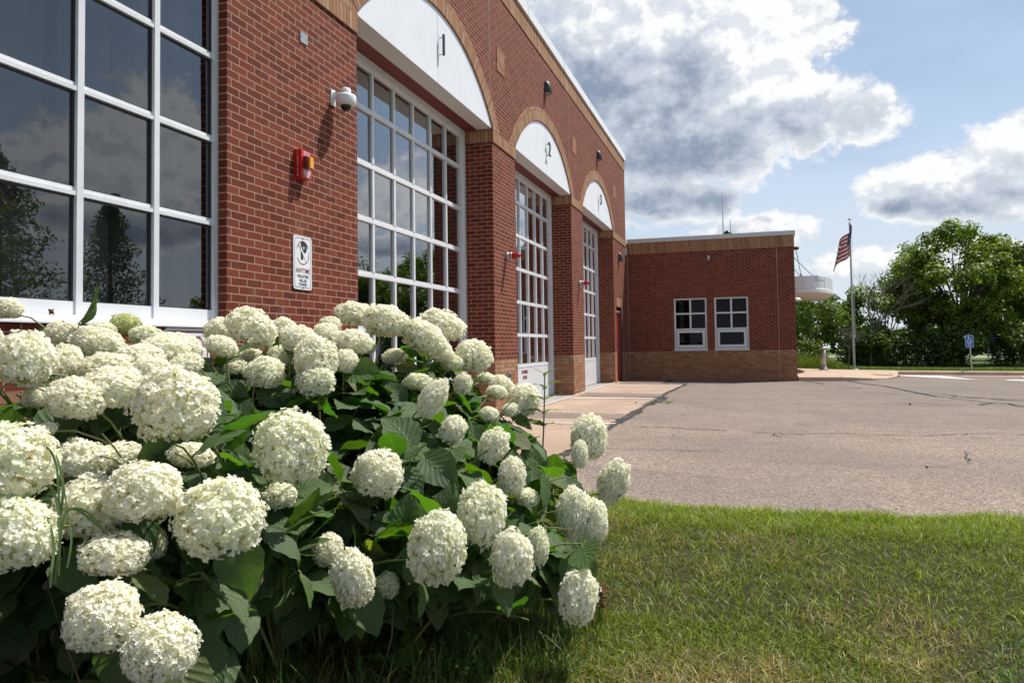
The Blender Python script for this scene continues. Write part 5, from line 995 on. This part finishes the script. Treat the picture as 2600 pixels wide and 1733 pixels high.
for i, (x, y, z, sx, sz, ro, kind) in enumerate(HEADS):
    me = HM[kind][i % len(HM[kind])]; o = link('flower_head', me, bush)
    c = Vector((x, y, z)); vd = (c-CAM).normalized()
    rot = Quaternion(vd, R(-ro)) @ Quaternion((r.uniform(-1, 1), r.uniform(-1, 1), 0), r.uniform(0, .22))
    szz = max(sz, sx*.62) if sz < sx*.62 else sz; drop = szz-sz
    M = Matrix.Translation(c-Vector((0, 0, drop))) @ rot.to_matrix().to_4x4() @ Matrix.Diagonal((sx*.93, sx*.93, szz*.90, 1)) @ Matrix.Rotation(r.uniform(0, 6.28), 4, 'Z')
    o.matrix_basis = M
    if kind == 1: o['label'] = 'unripe green flower head near the window sill'
# stems and leaves
stems, twigs = MB(), MB(); LV, LF, LC, LU = [], [], [], []; lbase = 0
NU, NVV = 11, 7
def add_leaf(p, d, up_, L, W, droop, fold, col, curl=0.0, serr=.035):
    """ovate toothed leaf from stalk point p along d"""
    global lbase
    d = np.array(d); d = d/np.linalg.norm(d); s_ = np.cross(d, up_); s_ /= np.linalg.norm(s_)+1e-9; n_ = np.cross(s_, d)
    T = np.linspace(0, 1, NU)[:, None]; Vv = np.linspace(-1, 1, NVV)[None, :]
    w = W*.5*np.clip(np.sin(np.pi*T**.72), 0, 1)**.82*(1-.25*T**3); w[0] = W*.10; w[-1] = 0.0
    tooth = 1+serr*np.where(np.arange(NU) % 2 == 0, 1, -1)[:, None]*(np.abs(Vv) > .99)
    x_ = L*(T-(.10*(1-T)**3)*np.abs(Vv)**1.5*1.6); e = w*Vv*tooth
    zz = -np.abs(e)*fold*.0+fold*np.abs(e)*.9 - droop*L*T**2*.55 + L*.022*np.sin(T*19+Vv*2.2)*np.abs(Vv)+curl*e*T
    P_ = np.array(p)[None, None]+d[None, None]*x_[..., None]+s_[None, None]*e[..., None]+n_[None, None]*zz[..., None]
    LV.append(P_.reshape(-1, 3)); i, j = np.meshgrid(np.arange(NU-1), np.arange(NVV-1), indexing='ij'); q = (i*NVV+j).ravel()+lbase
    LF.append(np.stack([q, q+NVV, q+NVV+1, q+1], 1)); uu, vv = (np.arange(NU)/(NU-1)), (np.arange(NVV)/(NVV-1))
    LU.append(np.stack([np.stack([uu[i], vv[j]], -1), np.stack([uu[i+1], vv[j]], -1), np.stack([uu[i+1], vv[j+1]], -1), np.stack([uu[i], vv[j+1]], -1)], 2).reshape(-1, 2))
    cc_ = np.tile(np.array(col)[None], (NU*NVV, 1))
    LC.append(cc_); lbase += NU*NVV
camv = np.array(CAM)
def covers_head(c, tol):
    """does a leaf here stand right in front of a bloom, on the side people look from"""
    d = c-camv; L = np.linalg.norm(d); d /= L; hd = HC-camv; pj = hd@d; perp = np.linalg.norm(hd-pj[:, None]*d[None], axis=1)
    return bool(np.any((perp < HRr*tol+.03) & (pj > L-.03)))
SUNV = np.array(SUN)
def shades_head(c):
    d = c-HC; pj = d@SUNV; perp = np.linalg.norm(d-pj[:, None]*SUNV[None], axis=1)
    return bool(np.any((perp < HRr*.95) & (pj > 0) & (pj < .7)))
def leaf_colour():
    u = rng.random(); b = rng.uniform(.7, 1.35)
    if u < .025: return np.array([.24, .21, .09])*b
    if u < .08: return np.array([.15, .17, .045])*b
    return np.array([.056, .128, .024])*b*np.array([rng.uniform(.8, 1.25), 1, rng.uniform(.7, 1.3)])
def shoot(root, tip, n_pairs, t0, rad, size, to_head=True, tol=.95):
    root, tip = np.array(root), np.array(tip); ctrl = root*.45+tip*.55; ctrl[2] = max(root[2], tip[2])*(.92 if to_head else .8)+.10; ctrl += rng.normal(0, .04, 3)
    B_ = lambda u: (1-u)**2*root+2*u*(1-u)*ctrl+u*u*tip
    pts = [B_(u) for u in np.linspace(0, 1, 9)]; stems.tube(pts, [rad*(1.25-.6*k/8) for k in range(9)], 6, cap=False)
    ph = rng.uniform(0, np.pi)
    for k in range(n_pairs):
        u = t0+(0.97-t0)*(k+.3)/n_pairs; p = B_(u); tan = B_(min(1, u+.03))-B_(u-.03); tan /= np.linalg.norm(tan); ph += np.pi/2+rng.normal(0, .25)
        s1 = np.cross(tan, [0, 0, 1]); s1 /= np.linalg.norm(s1)+1e-6; s2 = np.cross(tan, s1)
        for sg in (0, np.pi):
            dr = s1*np.cos(ph+sg)+s2*np.sin(ph+sg)+tan*.35; dr[2] += .12; dr /= np.linalg.norm(dr); L = size*rng.uniform(.7, 1.2)
            st = p+dr*L*.28; cen = st+dr*L*.45
            if cen[2] < (.17 if cen[0] > 2.1 and cen[0]-2.1 > (cen[1]-2.2)*.2 else .10) or (to_head and cen[2] > tip[2]+.0) or covers_head(cen, tol) or covers_head(st+dr*L*.95, tol*.8) or (rng.random() < .72 and shades_head(cen)): continue
            up_ = np.array([SUN.x*.8, SUN.y*.8-.25, 1.0])+rng.normal(0, .34, 3); stems.tube([p, p+dr*L*.14+np.array([0, 0, .008]), st], [.0028, .0022, .002], 4, cap=False)
            add_leaf(st, dr+rng.normal(0, .12, 3)+np.array([0, 0, -.12]), up_, L, L*rng.uniform(.74, .95), rng.uniform(.05, .6), rng.uniform(.05, .38), leaf_colour(), rng.normal(0, .25))
for i, (x, y, z, sx, sz, ro, kind) in enumerate(HEADS):
    root = (x*.45+2.0*.55+rng.normal(0, .12), y*.5+3.0*.5+rng.normal(0, .12), 0.0)
    tip = np.array([x, y, z]); back = np.array(root)-tip; back[2] = 0; back /= np.linalg.norm(back)+1e-6
    shoot(root, tip+back*sx*.35-np.array([0, 0, sz*.45]), 5, .42, .0052, .15)
# leafy shoots without blooms fill the middle of the bush
cands = 0
while cands < 460:
    a, b = HC[rng.integers(len(HC))], HC[rng.integers(len(HC))]
    if np.linalg.norm(a-b) > .75 or np.linalg.norm(a-b) < .05: continue
    m_ = a*.5+b*.5; inward = np.array([2.0, 3.05, .35])-m_; m_ = m_+inward/np.linalg.norm(inward)*rng.uniform(.06, .42)+rng.normal(0, .05, 3); m_[2] = max(m_[2], .12)
    root = (m_[0]*.5+2.0*.5, m_[1]*.5+3.0*.5, 0); shoot(root, m_, 4, .5, .0042, .155, False, .9); cands += 1
# leaves of the right flank, where few heads hide them
for k in range(95):
    u = rng.random(); base_ = np.array([2.45+.75*u, 3.55-.75*u, .78-.52*u])+rng.normal(0, 1, 3)*np.array([.16, .2, .13]); base_[2] = max(.15, base_[2])
    shoot((base_[0]*.5+2.1*.5, base_[1]*.5+3.0*.5, 0), base_, 3, .6, .004, .155, False, .9)
for k in range(60):
    base_ = np.array([rng.uniform(1.75, 2.9), 0, rng.uniform(.12, .5)]); base_[1] = 1.75+(base_[0]-1.9)*.75+rng.uniform(.1, .5)
    shoot((base_[0]*.6+2.0*.4, base_[1]*.6+3.0*.4, 0), base_, 3, .5, .004, .135, False, .95)
for k in range(70):
    base_ = np.array([rng.uniform(1.0, 2.0), rng.uniform(.9, 2.1), rng.uniform(.2, .95)])
    shoot((base_[0]*.6+1.6*.4, base_[1]*.6+2.4*.4, 0), base_, 4, .4, .004, .165, False, .95)
stems.build('stems', STEM, bush)
LVa = np.concatenate(LV); link('foliage', mesh_np('foliage', LVa, np.concatenate(LF), LEAF, {'lc': np.concatenate(LC)}, np.concatenate(LU), True), bush)
LV, LF, LC, LU = [], [], [], []; lbase = 0
# ------------------------------------------------------------------ weeds round the bush
def flush(parent, name='leaves'):
    global LV, LF, LC, LU, lbase
    link(name, mesh_np(name, np.concatenate(LV), np.concatenate(LF), WEED, {'lc': np.concatenate(LC)}, np.concatenate(LU), True), parent); LV, LF, LC, LU = [], [], [], []; lbase = 0
def milkweed(label, base, tip, n, L, W, group=None, skip=.3, light=1.0):
    t = thing('tall_weed', label, 'weed', (base[0], base[1], base[2]), group); base, tip = np.array(base), np.array(tip); mb = MB()
    B_ = lambda u: base*(1-u)+tip*u+np.array([.02*math.sin(u*3), 0, 0]); mb.tube([B_(u) for u in np.linspace(0, 1, 8)], [.007-.003*k/7 for k in range(8)], 6); mb.build('stem', STEM, t)
    for k in range(n):
        u = skip+(1-skip)*k/(n-1); ph = k*1.45+rng.normal(0, .2)
        for sg in (0, np.pi):
            dr = np.array([math.cos(ph+sg), math.sin(ph+sg), .55*u+.05-.25*(1-u)]); add_leaf(B_(u), dr, np.array([0, 0, 1.])+rng.normal(0, .2, 3), L*rng.uniform(.7, 1.1)*(1 if k < n-1 else .7), W, rng.uniform(.2, .9), .25, np.array([.075, .125, .025])*light*rng.uniform(.8, 1.3), 0, 0.0)
    flush(t); return t
milkweed('slender weed with long pale leaves standing above the bush by the second door', (2.78, 4.1, 0), (2.87, 4.08, 1.0), 5, .15, .045, None, .72, 1.4)
milkweed('dark broadleaf weed in the shade under the front of the bush', (2.70, 2.74, -.03), (2.72, 2.66, .30), 5, .17, .065, None, .1, .8)
# red-leaved seedling
t = thing('red_seedling', 'small red leaved seedling beside the right side of the bush', 'weed', (3.32, 3.25, -.04)); mb = MB(); mb.tube([(3.32, 3.25, -.04), (3.33, 3.25, .06), (3.34, 3.24, .12)], [.004, .003, .002], 5); mb.build('stem', WSTEM, t)
for k in range(12):
    ph = k*2.4; add_leaf((3.33, 3.25, .03+.008*k), (math.cos(ph), math.sin(ph), .2), (0, 0, 1), .05, .028, .3, .2, np.array([.11, .03, .012])*rng.uniform(.7, 1.4), 0, 0)
flush(t)
# dandelion rosette
def rosette(label, c, n, L, W, col, name='dandelion_plant'):
    t = thing(name, label, 'weed', (c[0], c[1], 0))
    for k in range(n):
        ph = 2*math.pi*k/n+rng.normal(0, .25); el = rng.uniform(.25, 1.0); add_leaf((c[0], c[1], .005), (math.cos(ph), math.sin(ph), el), (-math.cos(ph), -math.sin(ph), 1.2), L*rng.uniform(.6, 1.15), W, rng.uniform(.3, 1.1), .3, np.array(col)*rng.uniform(.7, 1.3), rng.normal(0, .3), .22)
    flush(t); return t
rosette('dandelion leaves sprawling on the brown mulch under the bush', (2.54, 2.60), 14, .19, .06, (.085, .10, .02))
rosette('single broad leaved rosette between the mulch and the clover', (2.74, 2.52), 5, .16, .075, (.07, .13, .025), 'broadleaf_weed')
# clover-like clumps with tiny yellow flowers
def clover(label, c, rad, n, h):
    t = thing('clover_clump', label, 'weed', (c[0], c[1], 0), 'clover clumps'); C = []; 
    a = rng.uniform(0, 2*np.pi, n); rr_ = rad*np.sqrt(rng.random(n)); C = np.column_stack([c[0]+rr_*np.cos(a), c[1]+rr_*np.sin(a), gz(c[0])+h*rng.uniform(.15, 1, n)*(1-.6*rr_/rad)])
    for_all = np.repeat(C, 3, 0)+rng.normal(0, .007, (3*n, 3))*np.array([1, 1, .4]); nr = rng.normal(0, .35, (3*n, 3))+np.array([0, 0, 1]); nr /= np.linalg.norm(nr, axis=1, keepdims=True)
    leaf_cards('leaves', for_all, nr, rng.uniform(.012, .022, 3*n), np.array([[.075, .14, .03]])*rng.uniform(.6, 1.4, 3*n)[:, None], WEED_T, t, .9)
    mb = MB()
    for k in range(0, n, 3): mb.tube([(C[k][0]+rng.normal(0, .01), C[k][1], gz(c[0])), tuple(C[k])], .0012, 3, cap=False)
    tag(mb.build('stems', STEM, t), kind='stuff')
    ypm = mat('yellow petals', (.75, .52, .03), .6)
    for k in range(7): q = C[rng.integers(n)]; m2 = MB(); m2.lathe([(0, 0), (.006, .004), (.007, .010), (0, .012)], (q[0], q[1], q[2]+.01), n=6); m2.build('flower', ypm, t)
WEED_T = attr_mat('small weed leaf', 'tc', 0.5, 0.35, 0.3, (1.5, 1.6, 0.6))
clover('leafy clover clump with tiny yellow flowers at the bottom edge', (2.91, 2.66), .17, 420, .15)
clover('shaded clover patch at the bottom left under the two low flower heads', (2.12, 2.50), .20, 300, .10)
# long arching grass blades growing through the bush on the left
def ribbon(mb, pts, w, n=10):
    P_ = [Vector(p) for p in pts]; rows = []
    for i in range(n+1):
        u = i/n; k = u*(len(P_)-1); a = min(int(k), len(P_)-2); f = k-a
        g0, g1, g2, g3 = P_[max(a-1, 0)], P_[a], P_[a+1], P_[min(a+2, len(P_)-1)]
        q = .5*((2*g1)+(g2-g0)*f+(2*g0-5*g1+4*g2-g3)*f*f+(3*g1-g0-3*g2+g3)*f**3); tan = (g2-g1).normalized(); sd = tan.cross(Vector((-.62, .78, 0))).normalized(); ww = w*math.sin(math.pi*min(1, .18+u*.82))**.6*.5
        rows.append([q-sd*ww, q+Vector((0, 0, -ww*.25)), q+sd*ww])
    mb.grid(rows, n+1, 3)
t = thing('grass_tuft', 'long arching grass blades growing through the flower heads on the left', 'grass', (2.18, 1.55, 0))
LONGG = mat('long grass blade', (.12, .19, .05), .4, noise_amt=.15)
mb = MB()
for pts, w in (([(2.314,1.438,0.587),(2.31,1.453,0.698),(2.315,1.471,0.811),(2.289,1.481,0.878),(2.263,1.492,0.905)],0.0075),([(2.344,1.435,0.619),(2.331,1.447,0.739),(2.303,1.456,0.814),(2.265,1.465,0.828),(2.231,1.476,0.811)],0.007),([(2.316,1.449,0.594),(2.319,1.465,0.735),(2.329,1.487,0.77),(2.368,1.522,0.724),(2.403,1.557,0.663)],0.0065),([(2.371,1.39,0.643),(2.36,1.406,0.694),(2.334,1.416,0.747),(2.299,1.425,0.775)],0.007),([(2.336,1.442,0.645),(2.332,1.457,0.757),(2.356,1.485,0.771),(2.381,1.516,0.727),(2.379,1.538,0.692)],0.0055),([(2.32,1.456,0.708),(2.303,1.465,0.861),(2.266,1.472,0.918),(2.221,1.478,0.926),(2.187,1.489,0.912)],0.006),([(2.363,1.441,0.638),(2.358,1.457,0.7),(2.333,1.468,0.764),(2.307,1.477,0.839)],0.005)):
    ribbon(mb, pts, w)
mb.build('blades', LONGG, t)
# loose taller grass in the bush shade along the bottom
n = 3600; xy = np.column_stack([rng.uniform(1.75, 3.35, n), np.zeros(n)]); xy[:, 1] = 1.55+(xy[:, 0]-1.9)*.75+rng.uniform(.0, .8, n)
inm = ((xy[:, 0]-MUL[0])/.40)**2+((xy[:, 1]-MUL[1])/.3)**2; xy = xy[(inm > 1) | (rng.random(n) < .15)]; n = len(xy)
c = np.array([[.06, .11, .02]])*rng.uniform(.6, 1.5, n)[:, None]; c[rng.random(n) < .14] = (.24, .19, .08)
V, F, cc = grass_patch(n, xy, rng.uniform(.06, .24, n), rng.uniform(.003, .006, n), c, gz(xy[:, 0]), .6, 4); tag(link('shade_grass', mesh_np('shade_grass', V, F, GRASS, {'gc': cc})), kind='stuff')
# dry twigs and a dead stalk
for i, (p0, p1, lab) in enumerate((((3.42, 4.05, .03), (4.05, 4.25, .05), 'long dry twig lying on the lawn right of the bush'), ((2.66, 2.50, -.03), (2.71, 2.56, .32), 'bare tan stalk standing in the mulch by the dandelion'), ((2.12, 1.75, 0), (2.05, 1.66, .50), 'dead flower stalk with a brown seed head at the lower left'))):
    t = thing('dry_stalk', lab, 'stalk', p0); q0, q1 = Vector(p0), Vector(p1); mb = MB(); mb.tube([q0, q0.lerp(q1, .35)+Vector((.012, .01, .01)), q0.lerp(q1, .7)+Vector((-.01, .012, .004)), q1], [.003, .0025, .002, .0012], 5); mb.build('stem', mat('dry straw', (.22, .16, .09), .8), t)
    if i == 2: mb = MB(); mb.lathe([(0, -.012), (.012, -.006), (.014, .004), (.008, .016), (0, .02)], p1, n=8); mb.build('seed_head', BARK, t)
# crumpled dry leaf on the window sill, pebbles on the pavement
t = thing('dry_leaf', 'crumpled brown dry leaf on the white window sill', 'leaf', (.015, 3.44, 1.39)); mb = MB()
mb.grid([[(.0+.02*math.sin(i*1.3), 3.425+.014*i+.004*math.sin(j*2), 1.392+.012*j+.006*math.sin(i*2+j)) for j in range(4)] for i in range(4)], 4, 4); mb.build('blade', mat('dry leaf', (.16, .085, .03), .8, noise_amt=.4, noise_scale=60), t)
peb = mat('pale stone', (.5, .48, .45), .9); rr = random.Random(3)
for k, (x, y, d_, lab) in enumerate(((7.0, 16.5, .03, 'small dark clod on the asphalt near the long cracks'), (3.0, 10.2, .022, 'small pale pebble on the asphalt near the apron'), (1.75, 15.6, .03, 'small pale pebble on the tan apron'), (5.6, 8.2, .018, 'tiny dark pebble on the asphalt toward the right'))):
    mb = MB(); s0 = [Vector((rr.uniform(.7, 1.2), 0, 0)) for _ in range(60)]
    rows = [[(x+d_*math.sin(math.pi*i/5)*math.cos(2*math.pi*j/8)*rr.uniform(.75, 1.1), y+d_*math.sin(math.pi*i/5)*math.sin(2*math.pi*j/8)*rr.uniform(.75, 1.1), gz(x)+d_*.4+d_*.6*math.cos(math.pi*i/5)) for j in range(8)] for i in range(6)]
    mb.grid(rows, 6, 8, closed=True); tag(mb.build('pebble', DARK if 'dark' in lab else peb), lab, 'pebble')
# fallen green leaves on the apron edge
t = thing('leaf_litter', 'few fallen green leaves on the crack at the apron edge', 'leaves', (2.25, 15.9, -.02))
for k in range(9): add_leaf((2.2+rng.normal(0, .10), 15.9+rng.normal(0, .25), -.02), (rng.normal(), rng.normal(), .15), (rng.normal(0, .4), rng.normal(0, .4), 1), .13, .06, .3, .3, (.12, .15, .06), .3, .0)
flush(t)
